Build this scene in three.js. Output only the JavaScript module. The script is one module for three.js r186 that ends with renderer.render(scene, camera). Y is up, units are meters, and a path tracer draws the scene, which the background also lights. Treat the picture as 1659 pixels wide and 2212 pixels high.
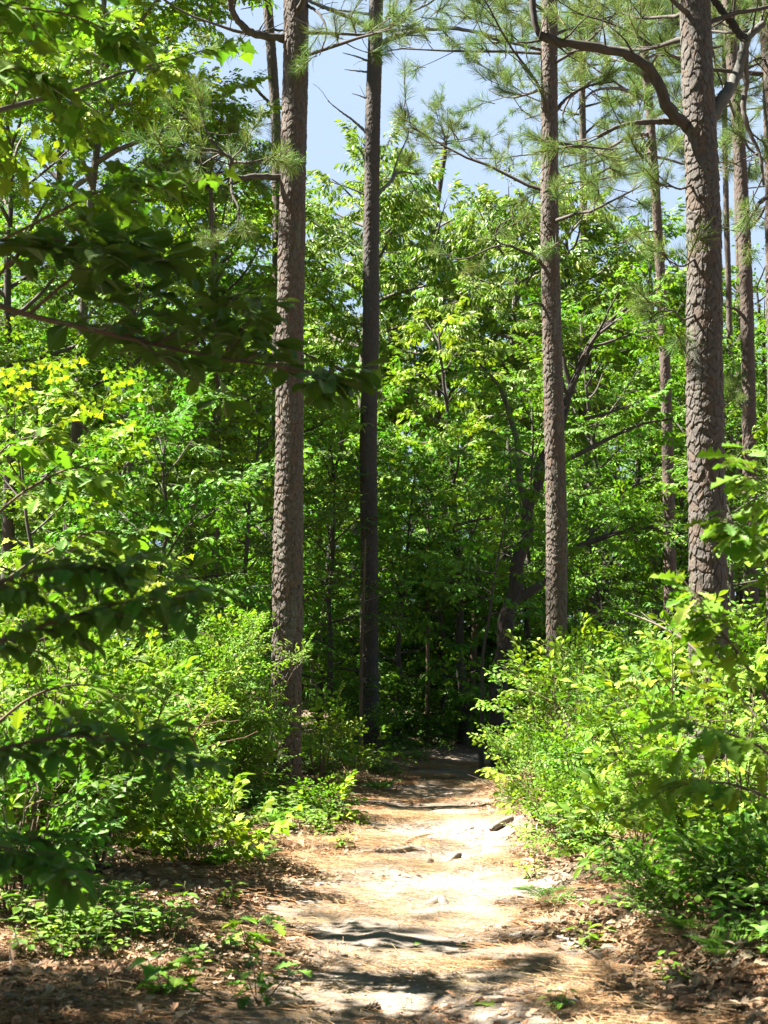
import * as THREE from 'three';

// ---------------------------------------------------------------- camera, sky, sun, exposure
const scene = new THREE.Scene();
const FOV = 39.6, PITCH = 6.3, EYE = 1.6;
const camera = new THREE.PerspectiveCamera(FOV, 0.75, 0.1, 900);
camera.position.set(0, EYE, 0);
camera.rotation.x = THREE.MathUtils.degToRad(PITCH);
camera.focus = 16; camera.userData.fStop = 5;
const renderer = new THREE.WebGLRenderer({ antialias: true });
renderer.toneMapping = THREE.LinearToneMapping;
renderer.toneMappingExposure = 8.2;
renderer.shadowMap.enabled = true;
renderer.setSize(768, 1024);

const SUN = new THREE.Vector3(-0.56, 0.82, -0.07).normalize();
{
  const w = 512, h = 256, data = new Float32Array(w * h * 4);
  for (let j = 0; j < h; j++) {
    const el = ((j + 0.5) / h - 0.5) * Math.PI, y = Math.sin(el);
    for (let i = 0; i < w; i++) {
      const az = ((i + 0.5) / w - 0.5) * 2 * Math.PI;
      const c = Math.cos(az) * Math.cos(el) * SUN.x + y * SUN.y + Math.sin(az) * Math.cos(el) * SUN.z;
      const t = THREE.MathUtils.smoothstep(y, 0.42, 0.80), g = 1 + 0.5 * Math.pow(Math.max(0, c), 12);
      const hz = [0.29, 0.375, 0.51], zn = [0.02, 0.045, 0.11];
      for (let k = 0; k < 3; k++) data[(j * w + i) * 4 + k] = (y > 0 ? hz[k] + (zn[k] - hz[k]) * t : 0.12 * hz[k]) * g;
      data[(j * w + i) * 4 + 3] = 1;
    }
  }
  const t = new THREE.DataTexture(data, w, h, THREE.RGBAFormat, THREE.FloatType);
  t.mapping = THREE.EquirectangularReflectionMapping; t.magFilter = THREE.LinearFilter; t.needsUpdate = true;
  scene.background = t; scene.environment = t;
  scene.environmentIntensity = 0.265; scene.backgroundIntensity = 0.265;
}
const sun = new THREE.DirectionalLight(new THREE.Color(1, 0.94, 0.83), 5);
sun.position.copy(SUN).multiplyScalar(60).add(new THREE.Vector3(0, 0, -16));
sun.target.position.set(0, 0, -16);
sun.castShadow = true; sun.shadow.mapSize.set(4096, 4096);
Object.assign(sun.shadow.camera, { left: -26, right: 26, top: 30, bottom: -30, near: 1, far: 140 });
scene.add(sun, sun.target);

// ---------------------------------------------------------------- helpers
const V = (x, y, z) => new THREE.Vector3(x, y, z);
const UPV = V(0, 1, 0);
let seedState = 7;
function seed(s) { seedState = (s * 2654435761) >>> 0; }
function rnd() { seedState = (seedState + 0x6d2b79f5) | 0; let t = Math.imul(seedState ^ (seedState >>> 15), 1 | seedState); t = (t + Math.imul(t ^ (t >>> 7), 61 | t)) ^ t; return ((t ^ (t >>> 14)) >>> 0) / 4294967296; }
const rr = (a, b) => a + (b - a) * rnd();
const lerp = (a, b, t) => a + (b - a) * t, clamp = (x, a, b) => Math.min(b, Math.max(a, x));
const sst = (a, b, x) => { const t = clamp((x - a) / (b - a), 0, 1); return t * t * (3 - 2 * t); };
function hash(x, y, s) { let h = Math.imul(x, 374761393) ^ Math.imul(y, 668265263) ^ Math.imul(s, 1442695041); h = Math.imul(h ^ (h >>> 13), 1274126177); return ((h ^ (h >>> 16)) >>> 0) / 4294967296; }
function vnoise(x, y, s = 1) {
  const ix = Math.floor(x), iy = Math.floor(y), fx = x - ix, fy = y - iy, a = fx * fx * (3 - 2 * fx), b = fy * fy * (3 - 2 * fy);
  return lerp(lerp(hash(ix, iy, s), hash(ix + 1, iy, s), a), lerp(hash(ix, iy + 1, s), hash(ix + 1, iy + 1, s), a), b);
}
const fbm = (x, y, s = 1, o = 4) => { let v = 0, a = 0.5, n = 0; for (let i = 0; i < o; i++) { v += a * vnoise(x, y, s + i * 17); n += a; a *= 0.5; x *= 2.03; y *= 2.03; } return v / n; };
const W = { f1: 0, f2: 0, id: 0, dx: 0, dy: 0 };
function worley(x, y, per, s) {
  const ix = Math.floor(x), iy = Math.floor(y); let f1 = 9, f2 = 9;
  for (let j = -1; j <= 1; j++) for (let i = -1; i <= 1; i++) {
    const cx = ix + i, cy = iy + j, wx = ((cx % per) + per) % per;
    const px = cx + 0.12 + 0.76 * hash(wx, cy, s), py = cy + 0.12 + 0.76 * hash(wx, cy, s + 91), d = Math.hypot(px - x, py - y);
    if (d < f1) { f2 = f1; f1 = d; W.id = hash(wx, cy, s + 33); W.dx = x - px; W.dy = y - py; } else if (d < f2) f2 = d;
  }
  W.f1 = f1; W.f2 = f2; return W;
}
const usedNames = new Map();
function numbered(n) { const k = usedNames.get(n) ?? 0; usedNames.set(n, k + 1); return k ? n + '_' + String(k).padStart(3, '0') : n; }
function thing(name, label, category, pos = V(0, 0, 0), group) {
  const o = new THREE.Group(); o.name = numbered(name); o.position.copy(pos);
  o.userData = { label, category }; if (group) o.userData.group = group;
  scene.add(o); return o;
}
function part(name, geo, mat, parent) { const m = new THREE.Mesh(geo, mat); m.name = name; m.castShadow = m.receiveShadow = true; parent.add(m); return m; }
function struct(name, geo, mat) { const m = part(name, geo, mat, scene); m.name = numbered(name); m.userData.kind = 'structure'; return m; }

// a pixel of the 1659 x 2212 picture and a distance ahead -> a point of the place
const F = 1106 / Math.tan(THREE.MathUtils.degToRad(FOV / 2)), CP = Math.cos(THREE.MathUtils.degToRad(PITCH)), SP = Math.sin(THREE.MathUtils.degToRad(PITCH));
function at(u, v, d) {
  const a = (u - 829.5) / F, b = (1106 - v) / F, y = b * CP + SP, z = b * SP - CP, k = d / -z;
  return V(a * k, EYE + y * k, -d);
}
const pxm = (px, d) => px / F * d;

// mesh builder: triangles with colours; 'flat' ones get face normals
class MB {
  constructor() { this.p = []; this.n = []; this.c = []; this.i = []; }
  v(p, n, c) { this.p.push(p.x, p.y, p.z); this.n.push(n.x, n.y, n.z); this.c.push(c[0], c[1], c[2]); return this.p.length / 3 - 1; }
  tri(a, b, c, col) {
    const n = V(0, 0, 0).subVectors(b, a).cross(V(0, 0, 0).subVectors(c, a)).normalize();
    this.i.push(this.v(a, n, col), this.v(b, n, col), this.v(c, n, col));
  }
  tube(pts, radii, sides, colf) {
    let prev = null, N = V(1, 0, 0);
    for (let k = 0; k < pts.length; k++) {
      const T = V(0, 0, 0).subVectors(pts[Math.min(k + 1, pts.length - 1)], pts[Math.max(k - 1, 0)]).normalize();
      N.addScaledVector(T, -N.dot(T)); if (N.lengthSq() < 1e-6) N.set(0.3, 0.1, 1).addScaledVector(T, -T.z); N.normalize();
      const B = V(0, 0, 0).crossVectors(T, N), ring = [];
      for (let s = 0; s < sides; s++) {
        const a = s / sides * 2 * Math.PI, n = V(0, 0, 0).addScaledVector(N, Math.cos(a)).addScaledVector(B, Math.sin(a));
        ring.push(this.v(V(0, 0, 0).copy(pts[k]).addScaledVector(n, radii[k]), n, colf(k, s)));
      }
      if (prev) for (let s = 0; s < sides; s++) { const t = (s + 1) % sides; this.i.push(prev[s], prev[t], ring[t], prev[s], ring[t], ring[s]); }
      prev = ring;
    }
  }
  geo() {
    const g = new THREE.BufferGeometry();
    g.setAttribute('position', new THREE.Float32BufferAttribute(this.p, 3));
    g.setAttribute('normal', new THREE.Float32BufferAttribute(this.n, 3));
    g.setAttribute('color', new THREE.Float32BufferAttribute(this.c, 3));
    g.setIndex(this.i); return g;
  }
}
function smoothPath(pts, n) { const c = new THREE.CatmullRomCurve3(pts, false, 'centripetal'); return c.getPoints(n); }

// ---------------------------------------------------------------- materials
function leafMat(name, r, g, b, coat = 0.16, coatR = 0.36, tr = 0.43) {
  const m = new THREE.MeshPhysicalMaterial({ vertexColors: true, side: THREE.DoubleSide, roughness: 0.95, transmission: tr, thickness: 0, clearcoat: coat, clearcoatRoughness: coatR });
  m.specularIntensity = 0.35; m.color.setRGB(r * 1.36, g * 1.1, b * 0.5); m.name = name; return m;
}
const M = {
  oak: leafMat('oak_leaf', 0.078, 0.215, 0.016), oakShadeTone: leafMat('oak_leaf_shade_tone', 0.054, 0.172, 0.017),  // second oak leaf is a darker copy, carrying shade in its colour
  maple: leafMat('maple_leaf', 0.08, 0.20, 0.016), hick: leafMat('hickory_leaf', 0.10, 0.22, 0.03, 0.5, 0.34),
  shrub: leafMat('shrub_leaf', 0.086, 0.222, 0.018), shrubShadeTone: leafMat('shrub_leaf_shade_tone', 0.058, 0.178, 0.018),  // second shrub leaf is darkened likewise for plants shown in shade
  lime: leafMat('young_sunlit_leaf', 0.122, 0.265, 0.02), gloss: leafMat('glossy_leaf', 0.048, 0.13, 0.017, 0.18, 0.3, 0.38),
  fern: leafMat('fern_leaf', 0.08, 0.23, 0.035), needle: leafMat('pine_needle', 0.083, 0.165, 0.07, 0.12, 0.35, 0.3),
  dead: leafMat('dead_leaf', 0.49, 0.6, 1.3, 0.08, 0.5, 0.2),
};
const wood = new THREE.MeshStandardMaterial({ vertexColors: true, roughness: 0.92 }); wood.color.setRGB(0.78, 0.78, 0.78); wood.name = 'bark';
const BARKS = { oak: [0.06, 0.05, 0.042], grey: [0.11, 0.10, 0.085], pine: [0.06, 0.05, 0.042], twig: [0.10, 0.065, 0.04], dead: [0.21, 0.175, 0.145], young: [0.12, 0.085, 0.05] };
const barkCol = (b, v = 0.3) => { const k = 1 + (rnd() - 0.5) * 2 * v; return [b[0] * k, b[1] * k, b[2] * k]; };

// ---------------------------------------------------------------- ground
// trail centre line and half width by distance
const TR = [[0, 0.1, 1.1], [6.4, 0.18, 1.08], [8.9, 0.20, 0.93], [12.3, 0.40, 0.78], [16.4, 0.46, 0.80], [19.7, 0.9, 0.75], [23.4, 1.6, 0.75], [28, 3.4, 0.75], [36, 8, 0.8], [50, 18, 0.8]];
function trail(d) { for (let i = 1; i < TR.length; i++) if (d < TR[i][0] || i === TR.length - 1) { const t = sst(0, 1, clamp((d - TR[i - 1][0]) / (TR[i][0] - TR[i - 1][0]), 0, 1)) * 0.5 + 0.5 * clamp((d - TR[i - 1][0]) / (TR[i][0] - TR[i - 1][0]), 0, 1); return [lerp(TR[i - 1][1], TR[i][1], t), lerp(TR[i - 1][2], TR[i][2], t)]; } }
function off(x, z) { const [c, w] = trail(clamp(-z, 0, 50)); return (x - c) / w; }         // -1 .. 1 inside the trail
function baseH(x, z) {
  const o = off(x, z), a = Math.abs(o), side = o > 0 ? 0.36 : 0.12;
  const bank = side * sst(0.75, 2.1, a) + 0.25 * sst(2, 9, a) * (o > 0 ? 1.3 : 0.5);
  const dish = 0.05 * sst(0, 1, a);
  const root = 0.07 * Math.exp(-((-z - 12.5 - 0.25 * Math.sin(x * 3)) ** 2) / 0.12) * (a < 1.3 ? 1 : 0) + 0.06 * sst(12.4, 13.2, -z);
  return bank + dish + root + (fbm(x * 0.35 + 5, z * 0.35, 3, 3) - 0.5) * 0.22 * sst(0.8, 2.5, a) + (fbm(x * 1.6, z * 1.1, 9, 4) - 0.5) * 0.09 + (fbm(x * 6, z * 5, 12, 2) - 0.5) * 0.022;
}
function gp(u, v) { for (let d = 3.5; d < 60; d += 0.05) { const p = at(u, v, d); const h = baseH(p.x, p.z); if (p.y <= h) { p.y = h; return p; } } return at(u, v, 60); }
function gxz(x, z) { return V(x, baseH(x, z), z); }
const gu = (u, d) => { const p = at(u, 1450, d); return gxz(p.x, p.z); };
function gridGeo(xs, zs, hf, cf) {
  const p = [], c = [], uv = [], idx = [];
  for (const z of zs) for (const x of xs) { p.push(x, hf(x, z), z); const k = cf(x, z); c.push(k[0], k[1], k[2]); uv.push(x, z); }
  const n = xs.length;
  for (let j = 0; j + 1 < zs.length; j++) for (let i = 0; i + 1 < n; i++) { const a = j * n + i; idx.push(a, a + 1, a + n, a + 1, a + n + 1, a + n); }
  const g = new THREE.BufferGeometry();
  g.setAttribute('position', new THREE.Float32BufferAttribute(p, 3)); g.setAttribute('color', new THREE.Float32BufferAttribute(c, 3)); g.setAttribute('uv', new THREE.Float32BufferAttribute(uv, 2));
  g.setIndex(idx); g.computeVertexNormals(); return g;
}
const span = (a, b, s) => { const o = []; const n = Math.round(Math.abs(b - a) / s); for (let i = 0; i <= n; i++) o.push(lerp(a, b, i / n)); return o; };
const edge = (x, z) => Math.abs(off(x, z)) + (fbm(x * 1.7 + 9, z * 1.3, 41, 4) - 0.5) * 0.9;   // ragged border of bare sand
const straw = (x, z) => 0.62 * fbm(x * 1.5 + 2 * fbm(x, z, 5, 2), z * 1.2, 77, 5) + 0.38 * fbm(x * 9, z * 7, 79, 3);                        // drifts of fallen needles
function grainTex(s, lo, hi, speck) {
  const n = 1024, d = new Uint8Array(n * n * 4);
  for (let j = 0; j < n; j++) for (let i = 0; i < n; i++) {
    let v = 0, a = 0.5, q = 16; for (let o = 0; o < 5; o++) { const x = i / n * q, y = j / n * q, ix = Math.floor(x), iy = Math.floor(y), fx = x - ix, fy = y - iy; const hh = (p, r) => hash(p % q, r % q, s + o); v += a * lerp(lerp(hh(ix, iy), hh(ix + 1, iy), fx), lerp(hh(ix, iy + 1), hh(ix + 1, iy + 1), fx), fy); a *= 0.62; q *= 2; }
    v = lerp(lo, hi, clamp((v / 1.2 - 0.25) * 1.9, 0, 1)); if (hash(i, j, s + 50) < speck) v *= 0.6;
    const k = (j * n + i) * 4; d[k] = d[k + 1] = d[k + 2] = v * 255; d[k + 3] = 255;
  }
  const t = new THREE.DataTexture(d, n, n); t.wrapS = t.wrapT = THREE.RepeatWrapping; t.magFilter = THREE.LinearFilter; t.needsUpdate = true; return t;
}
{
  const sandT = grainTex(5, 0.55, 1, 0.02), litT = grainTex(25, 0.35, 1, 0.04);
  sandT.repeat.set(0.9, 0.9); litT.repeat.set(1.1, 1.1);
  const sandM = new THREE.MeshStandardMaterial({ vertexColors: true, map: sandT, bumpMap: sandT, bumpScale: 0.012, roughness: 1 });
  const litM = new THREE.MeshStandardMaterial({ vertexColors: true, map: litT, bumpMap: litT, bumpScale: 0.03, roughness: 1 });
  const xs = [...span(-200, -12, 12), ...span(-11, -4.2, 0.4), ...span(-4, 5, 0.05), ...span(5.3, 14, 0.4), ...span(16, 200, 12)];
  const zs = [...span(200, 4, 14), ...span(2, -4, 0.5), ...span(-4.2, -17, 0.05), ...span(-17.15, -32, 0.15), ...span(-33, -60, 1), ...span(-66, -240, 12)];
  struct('ground', gridGeo(xs, zs, (x, z) => baseH(x, z) - 0.07 * (1 - sst(0.85, 1.15, edge(x, z))) * (-z > 2 && -z < 34 ? 1 : 0), (x, z) => {
    const a = fbm(x * 2.6, z * 2.6, 8, 4), b = fbm(x * 11, z * 11, 28, 2), k = 0.65 + 0.7 * b;
    return [lerp(0.13, 0.24, a) * k, lerp(0.088, 0.165, a) * k, lerp(0.054, 0.105, a) * k];
  }), litM);
  // the sandy trail: a strip of its own with a ragged border
  const p = [], c = [], uv = [], idx = [], n = 90, rows = [...span(0, 4.4, 0.2), ...span(4.5, 17, 0.035), ...span(17.1, 36, 0.1)];
  for (const d of rows) {
    const [cx, w] = trail(d);
    for (let i = 0; i <= n; i++) {
      const s = lerp(-1.7, 1.7, i / n), x = cx + s * w, z = -d, e = edge(x, z);
      p.push(x, baseH(x, z) + 0.012 - 0.06 * sst(0.93, 1.12, e), z); uv.push(x, z);
      const st = sst(0.47, 0.74, straw(x, z) + 0.17 * sst(0.6, 1.05, e)), b = 0.82 + 0.36 * fbm(x * 14, z * 14, 61, 3), br = fbm(x * 0.9, z * 0.9, 71, 3);
      const sand = [lerp(0.225, 0.185, br) * b, lerp(0.186, 0.15, br) * b, lerp(0.152, 0.12, br) * b], duff = [0.20 * b, 0.138 * b, 0.09 * b];
      for (let k = 0; k < 3; k++) c.push(lerp(sand[k], duff[k], st * 0.55));
    }
  }
  for (let j = 0; j + 1 < rows.length; j++) for (let i = 0; i < n; i++) { const a = j * (n + 1) + i, b = a + n + 1; idx.push(a, a + 1, b, a + 1, b + 1, b); }
  const g = new THREE.BufferGeometry();
  g.setAttribute('position', new THREE.Float32BufferAttribute(p, 3)); g.setAttribute('color', new THREE.Float32BufferAttribute(c, 3)); g.setAttribute('uv', new THREE.Float32BufferAttribute(uv, 2));
  g.setIndex(idx); g.computeVertexNormals();
  struct('path', g, sandM);
}

// ---------------------------------------------------------------- leaves and sprays
// outline kinds: half widths along a unit length
const OUT = {
  ellip: [[0, 0.02], [0.2, 0.16], [0.45, 0.25], [0.72, 0.19], [1, 0]],
  lance: [[0, 0.02], [0.3, 0.14], [0.65, 0.12], [1, 0]],
  obov: [[0, 0.02], [0.3, 0.13], [0.62, 0.26], [0.85, 0.2], [1, 0]],
  small: [[0, 0.03], [0.4, 0.27], [0.75, 0.2], [1, 0]],
  oak: [[0, 0.02], [0.14, 0.09], [0.24, 0.06], [0.38, 0.25], [0.47, 0.10], [0.62, 0.33], [0.72, 0.13], [0.86, 0.22], [1, 0.03]],
  oakLow: [[0, 0.02], [0.3, 0.2], [0.4, 0.1], [0.62, 0.32], [0.72, 0.14], [0.88, 0.2], [1, 0]],
};
const MAPLE = [[0, 0.0], [0.02, 0.12], [-0.06, 0.34], [0.22, 0.27], [0.30, 0.56], [0.46, 0.30], [0.62, 0.26], [0.70, 0.12], [1, 0]];
// frame: o origin, X along the leaf, Y its upper side
function leafInto(mb, kind, o, X, Y, L, col, bend = 0.2, fold = 0.12, petiole = 0.12) {
  const Z = V(0, 0, 0).crossVectors(X, Y).normalize();
  const P = (t, w) => { const tt = t + petiole; return V(o.x, o.y, o.z).addScaledVector(X, L * tt * (1 - 0.15 * bend * t)).addScaledVector(Z, L * w).addScaledVector(Y, L * (Math.abs(w) * fold * 2.2 - bend * t * t)); };
  if (kind === 'maple') {
    const c0 = P(0.06, 0);
    for (const s of [1, -1]) for (let i = 0; i + 1 < MAPLE.length; i++) { const a = P(MAPLE[i][0], s * MAPLE[i][1]), b = P(MAPLE[i + 1][0], s * MAPLE[i + 1][1]); if (i === 0) { mb.tri(c0, a, b, col); continue; } mb.tri(i > 4 ? P(0.4, 0) : c0, a, b, col); }
    mb.tri(c0, P(0.46, 0.3), P(0.4, 0), col); mb.tri(c0, P(0.4, 0), P(0.46, -0.3), col);
  } else {
    const q = OUT[kind];
    for (let i = 0; i + 1 < q.length; i++) {
      const [t0, w0] = q[i], [t1, w1] = q[i + 1], m0 = P(t0, 0), m1 = P(t1, 0);
      for (const s of [1, -1]) { const a = P(t0, s * w0), b = P(t1, s * w1); mb.tri(m0, a, b, col); if (i + 2 < q.length || w1 > 0) mb.tri(m0, b, m1, col); }
    }
  }
  if (petiole > 0.1) { const a = V(o.x, o.y, o.z), b = P(0, 0.012), c = P(0, -0.012); mb.tri(a, b, c, col); }
}
const jit = (a) => V(rr(-a, a), rr(-a, a), rr(-a, a));
function leafTint(v = 0.38) { const k = rr(1 - v, 1 + v), h = rr(-0.18, 0.22); return [k * (1 + h), k, k * (1 - 0.3 * h)]; }
// a twig along +X with leaves around it; 'hang' pulls leaves down, 'whorl' gathers them at the ends
function makeSpray({ kind, L, len, subs, per, hang = 0.35, spread = 0.9, flat = 0.35, bend = 0.25, twigR = 0.004, whorl = 0, fold = 0.12 }) {
  const mb = new MB(), tw = [0.45, 0.22, 0.8];
  const one = (o, d, l, r, n) => {
    const end = V(o.x, o.y, o.z).addScaledVector(d, l).add(V(0, -0.12 * l * hang, 0)), mid = V(0, 0, 0).lerpVectors(o, end, 0.5).add(V(0, 0.05 * l, 0));
    mb.tube([o, mid, end], [r, r * 0.7, r * 0.35], 3, () => [0.55, 0.22, 1.4]);
    for (let i = 0; i < n; i++) {
      const t = whorl ? 1 - Math.pow(rnd(), 1.5) * 0.25 : 0.18 + 0.82 * (i + rr(0, 0.6)) / n, p = V(0, 0, 0).lerpVectors(o, end, t).add(V(0, 0.06 * l * Math.sin(t * 3), 0));
      const side = whorl ? rr(-1, 1) * 2 : (i % 2 ? 1 : -1) * (i === n - 1 ? 0.2 : 1);
      const Zd = V(0, 0, 0).crossVectors(d, UPV).normalize();
      const X = V(d.x, d.y, d.z).multiplyScalar(whorl ? rr(-0.3, 0.9) : 0.75).addScaledVector(Zd, side * spread).add(V(0, -hang + rr(-0.25, 0.25), 0)).add(jit(0.25)).normalize();
      const Y = V(0, 1, 0).add(jit(flat + 0.15)).addScaledVector(X, 0); Y.addScaledVector(X, -Y.dot(X)).normalize();
      leafInto(mb, kind, p, X, Y, L * rr(0.7, 1.2), leafTint(), bend * rr(0.3, 1.6), fold);
    }
  };
  one(V(0, 0, 0), V(1, 0, 0), len, twigR, per);
  for (let k = 0; k < subs; k++) {
    const t = (k + 0.6) / (subs + 0.6), s = k % 2 ? 1 : -1, a = rr(0.5, 1.05) * s;
    one(V(len * t * 0.9, 0, 0), V(Math.cos(a), rr(-0.15, 0.3), Math.sin(a)).normalize(), len * rr(0.4, 0.65), twigR * 0.7, Math.max(3, Math.round(per * 0.7)));
  }
  return mb.geo();
}
seed(11);
const many = (n, o) => Array.from({ length: n }, () => makeSpray(o));
const SP_ = {
  oak: many(3, { kind: 'oakLow', L: 0.12, len: 0.5, subs: 4, per: 8, hang: 0.4 }),
  oakFine: many(3, { kind: 'oak', L: 0.13, len: 0.42, subs: 3, per: 6, hang: 0.45 }),
  ellip: many(3, { kind: 'ellip', L: 0.085, len: 0.5, subs: 4, per: 9, hang: 0.25 }),
  maple: many(3, { kind: 'maple', L: 0.10, len: 0.5, subs: 3, per: 7, hang: 0.45, flat: 0.25 }),
  hick: many(3, { kind: 'lance', L: 0.16, len: 0.42, subs: 4, per: 8, hang: 1.3, flat: 0.8, bend: 0.3 }),
  small: many(3, { kind: 'small', L: 0.042, len: 0.34, subs: 5, per: 11, hang: 0.1, twigR: 0.0025 }),
  mid: many(3, { kind: 'obov', L: 0.07, len: 0.36, subs: 4, per: 8, hang: 0.15, twigR: 0.003 }),
  young: many(2, { kind: 'ellip', L: 0.10, len: 0.34, subs: 2, per: 6, hang: 0.3, twigR: 0.003 }),
};
// needles round a twig tip (+X)
function makeTuft(n, L, w) {
  const mb = new MB();
  mb.tube([V(-0.18, 0.01, 0), V(-0.05, 0, 0), V(0.05, 0, 0)], [0.007, 0.006, 0.004], 4, () => [0.8, 0.38, 0.6]);
  for (let i = 0; i < n; i++) {
    const a = rnd() * 6.2832, e = Math.pow(rnd(), 0.8) * 1.35, X = V(Math.cos(e), Math.sin(e) * Math.cos(a), Math.sin(e) * Math.sin(a));
    const o = V(rr(-0.14, 0.05), 0, 0), l = L * rr(0.75, 1.1), S = V(0, 0, 0).crossVectors(X, jit(1)).normalize(), tip = V(o.x, o.y - 0.1 * l, o.z).addScaledVector(X, l);
    const m = V(o.x, o.y, o.z).addScaledVector(X, l * 0.55), c = leafTint(0.22);
    const a0 = V(o.x, o.y, o.z).addScaledVector(S, w * 0.6), b0 = V(o.x, o.y, o.z).addScaledVector(S, -w * 0.6), a1 = V(m.x, m.y, m.z).addScaledVector(S, w), b1 = V(m.x, m.y, m.z).addScaledVector(S, -w);
    mb.tri(a0, b0, a1, c); mb.tri(b0, b1, a1, c); mb.tri(a1, b1, tip, c);
  }
  return mb.geo();
}
SP_.tuft = [makeTuft(95, 0.2, 0.0019), makeTuft(85, 0.18, 0.0019)];
SP_.tuftFar = [makeTuft(60, 0.21, 0.003), makeTuft(54, 0.2, 0.003)];
function makeFrond(L, n) {        // one fern frond along +X, arching
  const mb = new MB(); let pts = [];
  for (let i = 0; i <= 8; i++) { const t = i / 8; pts.push(V(L * t * (1 - 0.18 * t * t), L * (0.45 * t - 0.5 * t * t), 0)); }
  mb.tube(pts, pts.map((_, i) => 0.004 * (1 - i / 9)), 3, () => [0.7, 0.6, 0.8]);
  for (let i = 0; i < n; i++) {
    const t = 0.22 + 0.76 * i / n, k = t * 8, j = Math.min(7, Math.floor(k)), p = V(0, 0, 0).lerpVectors(pts[j], pts[j + 1], k - j), w = L * 0.34 * Math.sin(Math.pow((1 - t) / 0.8, 0.7) * 1.9) * 0.95;
    for (const s of [1, -1]) {
      const X = V(0.45, rr(-0.15, 0.05), s).normalize(), col = leafTint(0.2);
      for (let q = 0; q < 5; q++) { const o = V(p.x, p.y, p.z).addScaledVector(X, w * (q + 0.3) / 5), l = w * 0.30 * (1 - q / 6.5); for (const r of [1, -1]) { const D = V(r * 0.8, 0, s * 0.6).normalize(), e = V(o.x, o.y, o.z).addScaledVector(D, l); mb.tri(o, V(o.x, o.y, o.z).addScaledVector(X, w * 0.18), e, col); } }
    }
  }
  return mb.geo();
}
SP_.frond = [makeFrond(0.6, 15), makeFrond(0.5, 13)];

const basisM = new THREE.Matrix4();
function placeM(p, dir, up, s) {
  const X = V(dir.x, dir.y, dir.z).normalize(), Y = V(up.x, up.y, up.z).addScaledVector(X, -up.dot(X)); if (Y.lengthSq() < 1e-4) Y.set(0.5, 0.2, 1).addScaledVector(X, -X.z); Y.normalize();
  const Z = V(0, 0, 0).crossVectors(X, Y);
  return new THREE.Matrix4().makeBasis(X.multiplyScalar(s), Y.multiplyScalar(s), Z.multiplyScalar(s)).setPosition(p);
}
function instanced(name, geo, mat, mats, parent, kind = 'stuff', tv = 0.22) {
  const m = new THREE.InstancedMesh(geo, mat, mats.length), c = new THREE.Color();
  for (let i = 0; i < mats.length; i++) { m.setMatrixAt(i, mats[i]); const t = leafTint(tv); m.setColorAt(i, c.setRGB(t[0], t[1], t[2])); }
  m.name = name; m.castShadow = m.receiveShadow = true; m.userData.kind = kind; parent.add(m); return m;
}
function crownOf(root, mats, sprays, mat, name = 'crown', tv = 0.22) {
  const sets = sprays.map(() => []); for (const m of mats) sets[Math.floor(rnd() * sprays.length)].push(m);
  sets.forEach((s, i) => s.length && instanced(name, sprays[i], mat, s, root, 'stuff', tv));
}
function wander(p, d, len, n, wob, lift) {
  const pts = [V(p.x, p.y, p.z)], dir = V(d.x, d.y, d.z).normalize();
  for (let i = 0; i < n; i++) { dir.add(jit(wob)).add(V(0, lift, 0)).normalize(); pts.push(V(0, 0, 0).copy(pts[i]).addScaledVector(dir, len / n)); }
  return pts;
}
const along = (pts, t) => { const k = t * (pts.length - 1), j = Math.min(pts.length - 2, Math.floor(k)); return [V(0, 0, 0).lerpVectors(pts[j], pts[j + 1], k - j), V(0, 0, 0).subVectors(pts[j + 1], pts[j]).normalize()]; };
const taper = (pts, a, b) => pts.map((_, i) => lerp(a, b, i / (pts.length - 1)));

// leafy branchlets on a limb; returns spray matrices
function leafLimb(mb, pts, r0, bark, dens, out, sc, t0 = 0.25) {
  mb.tube(pts, taper(pts, r0, r0 * 0.25), 5, () => barkCol(bark));
  let len = 0; for (let i = 1; i < pts.length; i++) len += pts[i].distanceTo(pts[i - 1]);
  const n = Math.max(3, Math.round(len * 3.2));
  for (let k = 0; k < n; k++) {
    const t = lerp(t0, 1, (k + rnd()) / n), [p, d] = along(pts, Math.min(t, 0.999)), a = (k % 2 ? 1 : -1) * rr(0.5, 1.3), side = V(0, 0, 0).crossVectors(d, UPV).normalize();
    const dir = V(d.x, d.y * 0.4, d.z).multiplyScalar(Math.cos(a)).addScaledVector(side, Math.sin(a)).add(V(0, rr(-0.35, 0.5), 0)).normalize();
    const l = len * rr(0.18, 0.38) * (1.25 - t * 0.6), bp = wander(p, dir, l, 3, 0.16, 0.03);
    mb.tube(bp, taper(bp, Math.max(0.006, r0 * 0.28), 0.004), 3, () => barkCol(bark));
    const m = Math.max(1, Math.round(l * dens));
    for (let q = 0; q < m; q++) { const [sp, sd] = along(bp, Math.min(0.999, (q + rr(0.3, 1)) / m)); out.push(placeM(sp, V(sd.x, sd.y, sd.z).add(jit(0.75)), V(0, 1, 0).add(jit(0.35)), sc * rr(0.75, 1.25))); }
  }
  const [e, ed] = along(pts, 0.999); out.push(placeM(e, ed, UPV, sc));
}
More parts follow.
